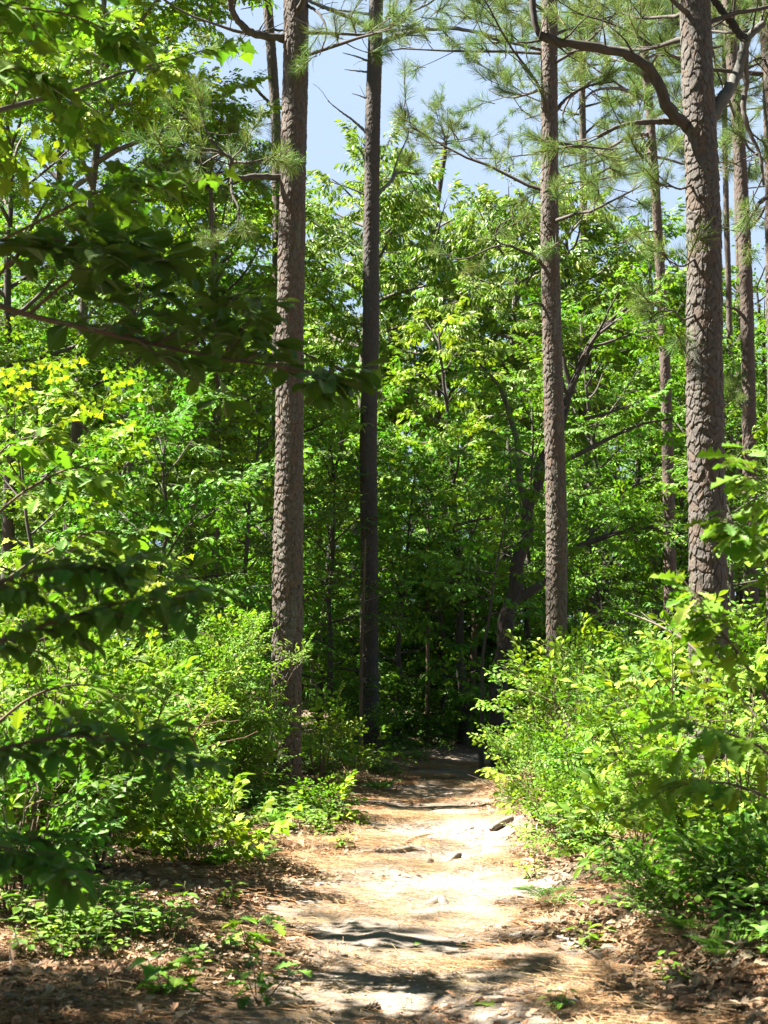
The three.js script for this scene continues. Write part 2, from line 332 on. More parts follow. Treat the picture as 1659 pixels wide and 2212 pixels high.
// o: {pos, top (m), base (m), rad, spray, mat, nl, dens, sc, r, lean}
function broadleaf(label, o, group, cat = 'tree', name = 'broadleaf_tree') {
  seed(o.s);
  const t = thing(name, label, cat, o.pos, group), bark = BARKS[o.bark ?? 'oak'], h = o.top, lean = o.lean ?? V(rr(-0.6, 0.6), 0, rr(-0.4, 0.4));
  const pts = []; for (let i = 0; i <= 8; i++) { const k = i / 8; pts.push(V(lean.x * k * k + rr(-0.05, 0.05), lerp(-0.15, h * 0.92, k), lean.z * k * k + rr(-0.05, 0.05))); }
  const path = smoothPath(pts, 28), r = o.r ?? 0.012 * h, tb = new MB();
  tb.tube(path, path.map((_, i) => r * (1.25 * Math.exp(-i * 0.6) * 0.35 + 1 - 0.85 * i / path.length)), 9, () => barkCol(bark, 0.22));
  part('trunk', tb.geo(), wood, t);
  const out = [], nl = o.nl ?? 16, branches = new MB();
  let az = rnd() * 6;
  for (let i = 0; i < nl; i++) {
    const k = (i + rr(0, 0.7)) / nl, y = lerp(o.base, h * 0.93, k), [p] = along(path, clamp(y / (h * 0.92), 0.02, 0.99)); az += 2.399 + rr(-0.4, 0.4);
    const prof = Math.sqrt(Math.max(0.12, 1 - Math.pow(k * 1.25 - 0.35, 2) * 1.15)), len = o.rad * prof * rr(0.75, 1.12), el = lerp(0.05, 0.9, k) + rr(-0.15, 0.25);
    const lp = wander(p, V(Math.cos(az) * Math.cos(el), Math.sin(el), Math.sin(az) * Math.cos(el)), len, 6, 0.13, rr(-0.05, 0.06));
    leafLimb(branches, lp, r * lerp(0.42, 0.2, k), bark, o.dens ?? 5, out, o.sc ?? 1);
  }
  part('branchwork', branches.geo(), wood, t).userData.kind = 'stuff';
  crownOf(t, out, SP_[o.spray], M[o.mat]);
  return t;
}
function shrub(label, o, group, cat = 'shrub', name = 'shrub') {
  seed(o.s);
  const t = thing(name, label, cat, o.pos, group), bark = BARKS[o.bark ?? 'young'], out = [], mb = new MB(), n = o.stems ?? 7;
  for (let i = 0; i < n; i++) {
    const a = i / n * 6.283 + rr(-0.4, 0.4), k = Math.sqrt(rnd()), l = o.h * rr(0.75, 1.1), lean = k * o.rad / o.h;
    const sp = wander(V(Math.cos(a) * 0.08 * o.rad, -0.05, Math.sin(a) * 0.08 * o.rad), V(Math.cos(a) * lean, 1, Math.sin(a) * lean), l * Math.hypot(1, lean * 0.6), 6, 0.1, 0.01);
    leafLimb(mb, sp, 0.006 + 0.005 * o.h, bark, o.dens ?? 7, out, o.sc ?? 1, o.t0 ?? 0.15);
  }
  for (let i = 0; i < n; i++) { const a = rnd() * 6.28, k = Math.sqrt(rnd()) * o.rad, w = wander(V(Math.cos(a) * k * 0.5, o.h * rr(0.1, 0.5), Math.sin(a) * k * 0.5), V(Math.cos(a), rr(0.2, 1.6), Math.sin(a)), o.h * rr(0.35, 0.75), 5, 0.22, 0); mb.tube(w, taper(w, 0.005, 0.0015), 4, () => barkCol(i % 2 ? BARKS.dead : bark)); }
  part('stem_cluster', mb.geo(), wood, t).userData.kind = 'stuff';
  const other = { small: 'mid', mid: 'young', young: 'small', maple: 'small', ellip: 'oak' }[o.spray] ?? 'mid', om = { shrub: 'lime', lime: 'shrub', shrubShadeTone: 'oak', oakShadeTone: 'oak' }[o.mat] ?? 'shrub', a = [], b = [];
  for (const m of out) (rnd() < 0.8 ? a : b).push(m);
  crownOf(t, a, SP_[o.spray], M[o.mat], 'foliage', o.tv ?? 0.28);
  crownOf(t, b, SP_[other], M[om], 'foliage', o.tv ?? 0.28);
  return t;
}
function fern(label, pos, s, n, sd, group, mat = 'fern') {
  seed(sd); const t = thing('fern', label, 'fern', pos, group);
  for (let i = 0; i < n; i++) { const a = i / n * 6.283 + rr(-0.5, 0.5), f = part('frond', SP_.frond[i % 2], M[mat], t); f.applyMatrix4(placeM(V(0, 0.01, 0), V(Math.cos(a), rr(0.25, 0.75), Math.sin(a)), UPV, s * rr(0.75, 1.2))); }
  return t;
}

// ---------------------------------------------------------------- pines
// trunk with scaly plates: centre path, radius by height, plate size (m), relief (m)
function plateTrunk(path, rad, cols, rowStep, cw, ch, depth, s, tone = [1, 1, 1], flareAt = null, seen = 1e9) {
  const pos = [], col = [], idx = []; let len = 0; const L = [0];
  for (let i = 1; i < path.length; i++) L.push(len += path[i].distanceTo(path[i - 1]));
  const lv = Math.min(len, seen), nv = Math.round(lv / rowStep), rows = nv + Math.round((len - lv) / (rowStep * 6)); let j = 0;
  const rMean = rad(0.3), per = Math.max(5, Math.round(2 * Math.PI * rMean / cw));
  for (let k = 0; k <= rows; k++) {
    const l = k <= nv ? lv * k / nv : lerp(lv, len, (k - nv) / (rows - nv)); while (j + 2 < path.length && L[j + 1] < l) j++;
    const f = (l - L[j]) / (L[j + 1] - L[j]), cx = lerp(path[j].x, path[j + 1].x, f), cy = lerp(path[j].y, path[j + 1].y, f), cz = lerp(path[j].z, path[j + 1].z, f), R = rad(l / len);
    const ox = R * 0.22 * (vnoise(l * 0.55, 1, s + 60) - 0.5), oz = R * 0.22 * (vnoise(l * 0.55, 7, s + 61) - 0.5), lw = l / ch + 2.4 * vnoise(l * 0.9, 2, s + 62);
    for (let i = 0; i < cols; i++) {
      const a = i / cols * 2 * Math.PI, un = i / cols * per, flare = flareAt ? 1 + flareAt * Math.exp(-l / 0.22) * (1 + 0.35 * Math.sin(a * 5 + s)) : 1;
      const ca = Math.cos(a), sa = Math.sin(a);
      const wx = un + 0.8 * (vnoise(ca * 3 + 7, l * 6 + sa * 3, s) - 0.5), wy = lw + 0.9 * (vnoise(ca * 2.5 + 3, l * 4 + sa * 2.5, s + 5) - 0.5);
      const w = worley(wx, wy, per, s), id = w.id, e = w.f2 - w.f1, dy = w.dy;
      let h = sst(0.015, 0.10, e) * (0.5 + 0.5 * id) + 0.5 * -dy * sst(0.02, 0.12, e);
      const w2 = worley(wx * 2.3, wy * 2.6, Math.round(per * 2.3) || 1, s + 200), id2 = w2.id;
      h += 0.34 * sst(0, 0.12, w2.f2 - w2.f1) * id2 + 0.25 * (vnoise(un * 7, l * 60, s + 9) - 0.5);
      const r = R * flare * (1 + 0.05 * (vnoise(l * 1.1, 3, s + 40) - 0.5) + 0.05 * (vnoise(ca * 1.5 + 5, l * 0.9 + sa * 1.5, s + 44) - 0.5)) + depth * lerp(1.35, 0.7, clamp(l / seen, 0, 1)) * (h - 0.7);
      pos.push(cx + ca * r + ox, cy, cz + sa * r + oz);
      const lich = sst(0.66, 0.8, fbm(ca * 2 + 9, l * 1.6 + sa * 2, s + 70, 4)), q = 0.72 + 0.42 * id2 + 0.28 * (vnoise(un * 9, l * 90, s + 30) - 0.5), red = id < 0.22 ? 1 : 0;
      const b = [lerp(0.112, 0.128, red) * q, lerp(0.091, 0.086, red) * q, lerp(0.075, 0.06, red) * q];
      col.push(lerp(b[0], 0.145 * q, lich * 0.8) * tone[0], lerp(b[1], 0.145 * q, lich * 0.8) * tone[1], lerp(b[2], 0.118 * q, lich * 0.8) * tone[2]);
    }
  }
  for (let k = 0; k < rows; k++) for (let i = 0; i < cols; i++) { const a = k * cols + i, b = k * cols + (i + 1) % cols; idx.push(a, a + cols, b, b, a + cols, b + cols); }
  const g = new THREE.BufferGeometry();
  g.setAttribute('position', new THREE.Float32BufferAttribute(pos, 3)); g.setAttribute('color', new THREE.Float32BufferAttribute(col, 3)); g.setIndex(idx); g.computeVertexNormals(); return g;
}
const pineBark = new THREE.MeshStandardMaterial({ vertexColors: true, roughness: 0.85 }); pineBark.color.setRGB(0.6, 0.57, 0.55); pineBark.name = 'pine_bark';
function knobbly(mb, pts, r0, r1, bark, twigs = 0) {
  const p = pts.map((q, i) => (i === 0 || i === pts.length - 1 ? q : V(q.x, q.y, q.z).add(jit(lerp(r0, r1, i / pts.length) * 0.22))));
  mb.tube(p, p.map((_, i) => lerp(r0, r1, i / (p.length - 1)) * (i ? rr(0.88, 1.16) : 1.35)), 9, () => barkCol(bark, 0.4));
  for (let k = 0; k < twigs; k++) { const [q, d] = along(p, rr(0.15, 0.95)), w = wander(q, jit(1).addScaledVector(d, 0.4), rr(0.12, 0.5), 4, 0.25, 0.02); mb.tube(w, taper(w, Math.max(0.006, r1 * 0.5), 0.003), 4, () => barkCol(bark)); }
}
// twigs with tufts on a limb
function needleLimb(mb, pts, r0, r1, bark, out, dens, t0, tl = 0.55, sc = 1) {
  knobbly(mb, pts, r0, r1, bark, 3);
  let len = 0; for (let i = 1; i < pts.length; i++) len += pts[i].distanceTo(pts[i - 1]);
  const n = Math.round(len * (1 - t0) * dens);
  for (let k = 0; k < n; k++) {
    const t = lerp(t0, 1, (k + rnd()) / n), [p, d] = along(pts, Math.min(t, 0.999)), dir = V(d.x, d.y, d.z).multiplyScalar(0.6).add(jit(0.9)).add(V(0, 0.05, 0)).normalize();
    const bp = wander(p, dir, tl * rr(0.5, 1.3), 4, 0.22, 0.06);
    mb.tube(bp, taper(bp, Math.min(r1, 0.012), 0.004), 3, () => barkCol(bark));
    const m = 2 + Math.floor(rnd() * 3);
    for (let q = 0; q < m; q++) { const [sp, sd] = along(bp, q ? rr(0.35, 0.99) : 0.999); const dd = V(sd.x, sd.y, sd.z).add(jit(q ? 0.9 : 0.2)).add(V(0, 0.25, 0)).normalize(); out.push(placeM(sp.addScaledVector(dd, 0.1), dd, jit(1), sc * rr(0.75, 1.15))); }
  }
}
function pine(label, o) {
  seed(o.s);
  const g0 = o.ground ?? null, low = at(...o.px[0]), hi = at(...o.px[o.px.length - 1]);
  const base = gxz(low.x, low.z);
  const t = thing(o.name ?? 'pine_tree', label, o.cat ?? 'pine tree', base, o.group);
  const P = o.px.map((q) => at(...q));
  const first = P[0].y > base.y + 0.2 ? [V(lerp(P[0].x, base.x, 1) + (P[0].x - P[1].x) * 0.15, base.y - 0.12, P[0].z)] : [];
  const d = V(0, 0, 0).subVectors(P[P.length - 1], P[P.length - 2]).normalize(); d.x *= 0.6; d.z *= 0.5;
  const extra = o.topAt ? [V(0, 0, 0).copy(hi).addScaledVector(d, (o.topAt - hi.y) * 0.5), V(0, 0, 0).copy(hi).addScaledVector(d, o.topAt - hi.y)] : [];
  if (!first.length) P[0].y = base.y - 0.12;
  const path = smoothPath([...first, ...P, ...extra].map((p) => p.sub(base)), 60);
  const h = path[path.length - 1].y, r0 = o.r, rV = o.rTop ?? r0 * 0.85, hv = hi.y - base.y;
  const rad = (k) => { const y = k * h; return y < hv ? lerp(r0, rV, y / hv) : lerp(rV, 0.04, clamp((y - hv) / Math.max(0.1, h - hv), 0, 1)); };
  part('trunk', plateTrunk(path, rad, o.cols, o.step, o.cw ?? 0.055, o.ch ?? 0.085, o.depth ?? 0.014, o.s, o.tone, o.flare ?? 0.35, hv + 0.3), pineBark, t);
  const out = [], bark = o.limbBark ?? BARKS.pine;
  for (const l of o.limbs ?? []) {     // {px:[[u,v,d]...], r, r1, needles, t0}
    const mb = new MB(), lp = smoothPath(l.px.map((q) => at(...q).sub(base)), 34);
    if (l.needles) needleLimb(mb, lp, l.r, l.r1 ?? l.r * 0.4, l.bark ?? bark, out, l.needles, l.t0 ?? 0.4, l.tl ?? 0.55);
    else knobbly(mb, lp, l.r, l.r1 ?? l.r * 0.3, l.bark ?? bark, l.px.length > 4 ? 7 : 1);
    part(l.name ?? 'limb', mb.geo(), wood, t);
  }
  if (o.nl) {
    seed(o.ls ?? o.s + 1000);
    let az = rnd() * 6; const c0 = o.crownBase;
    for (let i = 0; i < o.nl; i++) {
      const k = (i + rr(0, 0.8)) / o.nl, y = lerp(c0, h * 0.97, k), [p] = along(path, clamp(y / h, 0, 0.995)); az += 2.399 + rr(-0.5, 0.5);
      const len = o.crownR * Math.sqrt(Math.max(0.1, 1 - k * k * 0.9)) * rr(0.6, 1.15), el = lerp(0.0, 0.8, k) + rr(-0.1, 0.2), mb = new MB();
      const lp = wander(p, V(Math.cos(az) * Math.cos(el), Math.sin(el), Math.sin(az) * Math.cos(el)), len, 7, 0.16, 0.035);
      needleLimb(mb, lp, lerp(0.027, 0.015, k), 0.008, bark, out, (o.tufts ?? 4.5) * 1.15, 0.3, 0.55, o.tsc ?? 1);
      part('limb', mb.geo(), wood, t);
    }
  }
  if (out.length) crownOf(t, out, SP_[o.far ? 'tuftFar' : 'tuft'], M.needle, 'crown');
  return t;
}

//PINES
pine('tall pine with reddish scaly trunk standing close to the left edge of the trail', {
  s: 101, px: [[617, 1700, 16], [618, 1400, 16], [624, 1000, 16], [631, 600, 16], [637, 200, 16], [638, -20, 16]], topAt: 20, r: 0.17, rTop: 0.143, cols: 200, step: 0.0092, cw: 0.05, ch: 0.10, depth: 0.016, flare: 0.42,
  limbs: [
    { px: [[612, 82, 16], [560, 76, 15.9], [528, 60, 15.8], [505, 30, 15.7], [498, 0, 15.6], [497, -40, 15.5]], r: 0.05, r1: 0.03 },
    { px: [[612, 384, 16], [560, 381, 15.8], [510, 382, 15.6], [497, 368, 15.6], [500, 345, 15.5], [480, 330, 15.5], [430, 320, 15.4]], r: 0.038, r1: 0.012, needles: 9, t0: 0.55, tl: 0.75 },
    { px: [[500, 382, 15.6], [502, 420, 15.5], [515, 450, 15.4], [512, 500, 15.3]], r: 0.018, r1: 0.006, needles: 4, t0: 0.3, tl: 0.5 },
    { px: [[500, 350, 15.6], [540, 350, 15.4], [580, 340, 15.2]], r: 0.016, r1: 0.006, needles: 7, t0: 0.2, tl: 0.5 },
    { px: [[480, 330, 15.5], [450, 290, 15.4], [430, 240, 15.4]], r: 0.014, r1: 0.006, needles: 7, t0: 0.1, tl: 0.5 },
    { px: [[660, 10, 16], [690, 30, 15.8], [705, 70, 15.7], [690, 120, 15.7]], r: 0.02, r1: 0.006, needles: 3.5, t0: 0.3, tl: 0.4 },
  ], nl: 16, crownBase: 12.2, crownR: 2.3,
});
pine('slender pine with dark grey trunk between the red trunk and the trail bend', {
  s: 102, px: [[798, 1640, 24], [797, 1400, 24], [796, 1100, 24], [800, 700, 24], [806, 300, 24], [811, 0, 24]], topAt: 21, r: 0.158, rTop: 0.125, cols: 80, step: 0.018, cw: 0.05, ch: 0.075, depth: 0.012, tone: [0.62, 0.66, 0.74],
  limbBark: [0.12, 0.12, 0.125],
  limbs: [
    { px: [[797, 62, 24], [760, 40, 24], [715, 22, 24], [668, 2, 24], [640, -20, 24]], r: 0.05, r1: 0.02, needles: 2.5, t0: 0.6 },
    { px: [[818, 98, 24], [850, 80, 23.8], [885, 70, 23.6], [930, 62, 23.4], [985, 62, 23.2], [1050, 74, 23], [1110, 90, 23]], r: 0.055, r1: 0.02, needles: 3.5, t0: 0.35, tl: 0.7 },
    { px: [[798, 292, 24], [765, 262, 24], [735, 240, 24], [708, 218, 24]], r: 0.03, r1: 0.006 },
    { px: [[798, 133, 24], [770, 122, 24], [740, 114, 24]], r: 0.022, r1: 0.006 },
    { px: [[798, 156, 24], [770, 153, 24], [744, 150, 24]], r: 0.02, r1: 0.006 },
    { px: [[798, 216, 24], [775, 206, 24], [760, 202, 24]], r: 0.016, r1: 0.005 },
    { px: [[795, 425, 24], [765, 410, 24], [712, 392, 24]], r: 0.022, r1: 0.006 },
    { px: [[795, 360, 24], [782, 330, 24], [765, 312, 24]], r: 0.02, r1: 0.006 },
    { px: [[815, 420, 24], [845, 392, 24], [862, 372, 24], [905, 378, 24]], r: 0.04, r1: 0.012, needles: 7, t0: 0.3, tl: 0.6 },
    { px: [[845, 392, 24], [860, 340, 24], [882, 290, 24], [880, 275, 24]], r: 0.02, r1: 0.006, needles: 5, t0: 0.5, tl: 0.35 },
  ], nl: 16, crownBase: 14, crownR: 2.4,
});
pine('straight pine rising from the bright shrubs right of the trail bend', {
  s: 103, px: [[1204, 1500, 19], [1203, 1330, 19], [1201, 1100, 19], [1193, 750, 19], [1189, 450, 19], [1186, 150, 19], [1188, -20, 19]], topAt: 20, r: 0.145, rTop: 0.112, cols: 150, step: 0.0115, cw: 0.05, ch: 0.10, depth: 0.014,
  limbs: [
    { px: [[1178, 580, 19], [1158, 556, 18.9], [1135, 545, 18.8], [1095, 530, 18.7], [1060, 536, 18.6], [1010, 558, 18.5], [975, 560, 18.5]], r: 0.03, r1: 0.006, needles: 3, t0: 0.55, tl: 0.5 },
    { px: [[1095, 532, 18.7], [1072, 518, 18.6], [1076, 490, 18.5], [1110, 470, 18.4]], r: 0.016, r1: 0.006, needles: 5, t0: 0.4, tl: 0.45 },
    { px: [[1182, 672, 19], [1165, 656, 18.9], [1130, 661, 18.8]], r: 0.025, r1: 0.008 },
    { px: [[1198, 500, 18.9], [1180, 490, 18.7], [1175, 470, 18.6], [1190, 455, 18.5]], r: 0.012, r1: 0.005, needles: 4, t0: 0.4, tl: 0.3 },
    { px: [[1200, 240, 19], [1225, 212, 19], [1270, 186, 19], [1330, 176, 19]], r: 0.028, r1: 0.01, needles: 5, t0: 0.4 },
    { px: [[1178, 110, 19], [1120, 96, 19], [1060, 82, 19], [1040, 70, 19]], r: 0.028, r1: 0.01, needles: 6, t0: 0.25, tl: 0.6 },
  ], nl: 18, crownBase: 10.6, crownR: 2.4,
});
pine('thickest pine with large grey bark plates on the right behind the oak leaves', {
  s: 104, px: [[1536, 1600, 13.2], [1533, 1350, 13.2], [1531, 1050, 13.2], [1523, 700, 13.2], [1515, 400, 13.2], [1504, 100, 13.2], [1500, -20, 13.2]], topAt: 19, r: 0.186, rTop: 0.148, cols: 200, step: 0.009, cw: 0.062, ch: 0.10, depth: 0.017, tone: [0.86, 0.93, 0.97],
  limbs: [
    { px: [[1486, 270, 13.2], [1462, 256, 13], [1440, 226, 12.9], [1415, 170, 12.8], [1380, 132, 12.7], [1330, 112, 12.6], [1260, 100, 12.5], [1195, 88, 12.4], [1165, 72, 12.4], [1152, 30, 12.4], [1148, -40, 12.4]], r: 0.06, r1: 0.027, bark: [0.045, 0.036, 0.03] },  // near-black bark puts the shade on this limb into its colour
    { px: [[1465, 262, 13.1], [1420, 262, 13], [1370, 266, 12.9], [1320, 280, 12.8], [1290, 295, 12.8]], r: 0.034, r1: 0.01, needles: 4, t0: 0.55, tl: 0.6, bark: [0.05, 0.04, 0.032] },
    { px: [[1178, 84, 12.4], [1140, 92, 12.4], [1116, 90, 12.4]], r: 0.014, r1: 0.005, bark: [0.05, 0.04, 0.032] },
    { px: [[1505, 290, 13.2], [1560, 215, 13.25], [1590, 165, 13.4], [1605, 110, 13.4], [1616, 80, 13.4], [1650, 50, 13.4]], r: 0.07, r1: 0.03, needles: 4, t0: 0.75, bark: [0.075, 0.075, 0.065] },
    { px: [[1610, 90, 13.4], [1580, 50, 13.4], [1550, 10, 13.4], [1520, -30, 13.4]], r: 0.04, r1: 0.03, bark: [0.045, 0.036, 0.03] },
    { px: [[1610, 95, 13.4], [1612, 180, 13.5], [1606, 240, 13.5], [1622, 290, 13.5], [1640, 330, 13.5], [1650, 400, 13.5]], r: 0.034, r1: 0.012, needles: 5, t0: 0.5, tl: 0.5, bark: [0.10, 0.085, 0.07] },
    { px: [[1500, 680, 13.1], [1475, 690, 12.9], [1455, 672, 12.8], [1435, 670, 12.7]], r: 0.012, r1: 0.005, needles: 7, t0: 0.3, tl: 0.25 },
    { px: [[1500, 560, 13.1], [1470, 575, 12.9], [1440, 560, 12.8]], r: 0.012, r1: 0.005, needles: 8, t0: 0.3, tl: 0.3 },
    { px: [[1492, 400, 13.1], [1465, 408, 12.9], [1440, 395, 12.8], [1415, 372, 12.8]], r: 0.012, r1: 0.005, needles: 7, t0: 0.3, tl: 0.3 },
  ], nl: 14, crownBase: 12.5, crownR: 2.4,
});
pine('thin pine with pinkish trunk seen between the straight pine and the thickest pine', {
  s: 105, px: [[1447, 1400, 27], [1446, 1200, 27], [1442, 1000, 27], [1434, 750, 27], [1422, 500, 27], [1404, 250, 27], [1390, 80, 27], [1388, -20, 27]], topAt: 20, r: 0.125, rTop: 0.075, cols: 56, step: 0.024, cw: 0.05, ch: 0.07, depth: 0.012, tone: [1.05, 0.95, 0.95],
  limbBark: [0.12, 0.10, 0.09],
  limbs: [
    { px: [[1392, 160, 27], [1350, 148, 26.6], [1310, 160, 26.3], [1262, 186, 26], [1230, 214, 26], [1215, 245, 26]], r: 0.05, r1: 0.015, needles: 3.2, t0: 0.35, tl: 0.7 },
    { px: [[1398, 215, 27], [1355, 196, 26.6], [1320, 190, 26.3], [1275, 202, 26], [1240, 250, 26]], r: 0.045, r1: 0.012, needles: 3.2, t0: 0.4, tl: 0.7 },
    { px: [[1402, 290, 27], [1365, 292, 26.8], [1320, 318, 26.5], [1270, 345, 26.3], [1215, 362, 26.2]], r: 0.04, r1: 0.012, needles: 4, t0: 0.4, tl: 0.7 },
    { px: [[1408, 330, 27], [1350, 346, 26.5], [1300, 372, 26.3], [1250, 410, 26.2]], r: 0.03, r1: 0.01, needles: 3, t0: 0.3, tl: 0.6 },
    { px: [[1425, 500, 27], [1400, 500, 26.8], [1360, 515, 26.5], [1325, 535, 26.4]], r: 0.025, r1: 0.008, needles: 2, t0: 0.6, tl: 0.4 },
    { px: [[1395, 100, 27], [1360, 70, 26.7], [1300, 40, 26.5], [1250, 30, 26.3]], r: 0.04, r1: 0.012, needles: 4.5, t0: 0.3, tl: 0.7 },
  ], nl: 30, crownBase: 10.5, crownR: 3.2, tufts: 6, far: 1,
});
pine('pine trunk partly hidden behind the red trunk on its left side', {
  s: 106, px: [[600, 1300, 26], [600, 900, 26], [599, 600, 26], [597, 300, 26], [585, 100, 26], [577, -20, 26]], topAt: 20, r: 0.12, rTop: 0.09, cols: 56, step: 0.024, depth: 0.012, tone: [0.8, 0.8, 0.85],
  limbs: [{ px: [[597, 240, 26], [575, 215, 26], [550, 190, 26], [535, 178, 26]], r: 0.04, r1: 0.015 }, { px: [[580, 60, 26], [605, 66, 26], [630, 60, 26]], r: 0.03, r1: 0.01 }, { px: [[578, 10, 26], [550, 14, 26], [520, 20, 26]], r: 0.02, r1: 0.008 }],
  nl: 12, crownBase: 14.5, crownR: 2.2, far: 1,
});
pine('curving pine right of the thickest trunk with a few drooping limbs', {
  s: 107, px: [[1622, 1350, 22], [1620, 1100, 22], [1618, 850, 22], [1610, 550, 22], [1596, 300, 22], [1578, 100, 22], [1570, -20, 22]], topAt: 19, r: 0.115, rTop: 0.09, cols: 64, step: 0.02, depth: 0.013, tone: [0.9, 0.85, 0.85],
  limbs: [{ px: [[1612, 690, 22], [1590, 668, 21.8], [1565, 662, 21.6]], r: 0.03, r1: 0.01 }, { px: [[1612, 500, 22], [1640, 470, 21.8], [1659, 440, 21.6], [1690, 420, 21.5]], r: 0.03, r1: 0.01, needles: 5, t0: 0.3 }, { px: [[1618, 860, 22], [1590, 880, 21.6], [1572, 850, 21.5]], r: 0.015, r1: 0.006, needles: 8, t0: 0.4, tl: 0.35 }],
  nl: 18, crownBase: 10, crownR: 2.4, tufts: 4.5,
});
pine('very thin pine stem just right of the thickest pine', {
  s: 108, px: [[1578, 1200, 34], [1577, 800, 34], [1570, 500, 34], [1566, 250, 34], [1566, -20, 34]], topAt: 19, r: 0.085, rTop: 0.06, cols: 40, step: 0.035, depth: 0.010, nl: 22, crownBase: 11, crownR: 2.6, far: 1, tufts: 4.5,
});
pine('pine with rough plated trunk cut off by the right edge of the picture', {
  s: 109, px: [[1690, 1400, 15], [1686, 1000, 15], [1680, 500, 15], [1672, 200, 15], [1662, -20, 15]], topAt: 18, r: 0.14, rTop: 0.115, cols: 96, step: 0.016, cw: 0.06, depth: 0.016,
  limbs: [{ px: [[1665, 130, 15], [1640, 125, 14.9], [1620, 135, 14.8]], r: 0.02, r1: 0.008, needles: 4, t0: 0.5 }, { px: [[1668, 420, 15], [1640, 440, 14.8], [1615, 480, 14.7], [1590, 520, 14.6]], r: 0.03, r1: 0.008, needles: 5, t0: 0.5, tl: 0.5 }], nl: 14, crownBase: 9.6, crownR: 2.2,
});
pine('slim distant pine in the middle with bare lower trunk and sparse top', {
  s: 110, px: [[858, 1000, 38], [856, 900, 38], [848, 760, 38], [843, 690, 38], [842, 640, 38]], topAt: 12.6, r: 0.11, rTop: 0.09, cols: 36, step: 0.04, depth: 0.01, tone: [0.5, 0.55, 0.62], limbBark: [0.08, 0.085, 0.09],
  limbs: [{ px: [[849, 780, 38], [830, 740, 38], [815, 715, 38]], r: 0.07, r1: 0.03 }, { px: [[853, 830, 38], [835, 808, 38], [815, 795, 38]], r: 0.04, r1: 0.015 }], nl: 16, crownBase: 8.6, crownR: 1.9, far: 1, tufts: 5,
});
pine('distant pine whose sparse flat top stands against the sky above the trail', {
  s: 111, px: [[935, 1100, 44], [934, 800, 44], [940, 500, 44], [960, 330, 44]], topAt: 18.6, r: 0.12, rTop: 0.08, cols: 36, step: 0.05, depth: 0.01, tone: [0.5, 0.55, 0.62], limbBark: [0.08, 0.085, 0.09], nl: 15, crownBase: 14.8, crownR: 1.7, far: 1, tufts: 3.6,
});
pine('distant pine filling the sky left of the thin pink trunk', {
  s: 112, px: [[1270, 1100, 34], [1268, 800, 34], [1262, 500, 34], [1256, 100, 34]], topAt: 22, r: 0.12, rTop: 0.08, cols: 36, step: 0.05, depth: 0.01, nl: 38, crownBase: 12.0, crownR: 3.3, far: 1, tufts: 7,
});
pine('distant pine between the thickest pine and the curving pine', {
  s: 113, px: [[1600, 1100, 38], [1598, 700, 38], [1592, 300, 38], [1590, 0, 38]], topAt: 22, r: 0.12, rTop: 0.08, cols: 36, step: 0.05, depth: 0.01, nl: 34, crownBase: 9.5, crownR: 3.0, far: 1, tufts: 7,
});
pine('pale-needled pine sapling top just left of the red trunk', {
  s: 114, px: [[470, 1200, 22.5], [470, 800, 22.5], [460, 560, 22.5], [455, 420, 22.5]], topAt: 9.6, r: 0.05, rTop: 0.03, cols: 28, step: 0.04, depth: 0.006, nl: 12, crownBase: 7.2, crownR: 1.2, tufts: 6,
});
pine('pine just left of the frame whose sparse limbs throw shadow bands over the trail', { s: 115, px: [[-1010, 1900, 9.3], [-1010, 900, 9.3], [-1010, -700, 9.3]], topAt: 14, r: 0.14, rTop: 0.11, cols: 24, step: 0.1, depth: 0.01, nl: 15, crownBase: 8.2, crownR: 2.3, far: 1, tufts: 4.5 });
//TREES
const X0 = (u, d) => (u - 829.5) / F * d, HY = (v, d) => at(829.5, v, d).y;
function bl(label, u, d, vtop, vbase, rad, spray, mat, s, more = {}, group) {
  const x = X0(u, d), pos = gxz(x, -d);
  return broadleaf(label, { pos, top: HY(vtop, d), base: Math.max(0.5, HY(vbase, d)), rad, spray, mat, s, ...more }, group);
}
const BG = 'broadleaf trees of the background wood';
bl('tall oak filling the upper left with bright lobed leaves and a leaning limb', 150, 22.5, -330, 480, 3.3, 'oak', 'lime', 201, { nl: 28, dens: 5.5, lean: V(0.5, 0, 0), r: 0.13, bark: 'grey' });  // brighter leaf material stands in for sunlight on this crown
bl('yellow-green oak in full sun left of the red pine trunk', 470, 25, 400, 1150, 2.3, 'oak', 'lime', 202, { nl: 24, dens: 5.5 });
bl('dense maple below the dark overhanging branch on the left', 260, 21.5, 560, 1300, 2.4, 'maple', 'maple', 203, { nl: 24, dens: 5 });
bl('leafy tree at the far left above the mid-height maples', 20, 22, 150, 1100, 2.7, 'ellip', 'oak', 204, { nl: 26, dens: 5.5 });
bl('background oak with sunlit top behind the yellow-green oak', 400, 31, 330, 1000, 3.0, 'oak', 'oak', 205, { nl: 24, dens: 5, sc: 1.15 });
bl('background tree far left reaching above the picture', 90, 31, 0, 900, 3.2, 'ellip', 'oak', 206, { nl: 26, dens: 5, sc: 1.2 });
bl('low leafy tree directly left of the red pine trunk', 520, 22, 880, 1500, 1.6, 'ellip', 'oak', 207, { nl: 18, dens: 6 });
bl('shaded understory tree in the middle of the left side', 350, 18, 930, 1520, 1.6, 'oak', 'oakShadeTone', 208, { nl: 20, dens: 6 });
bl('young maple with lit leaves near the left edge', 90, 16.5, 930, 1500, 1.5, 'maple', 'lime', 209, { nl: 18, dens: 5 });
bl('small tree between the two left pine trunks', 715, 24.5, 930, 1560, 1.4, 'ellip', 'oakShadeTone', 210, { nl: 18, dens: 6 });
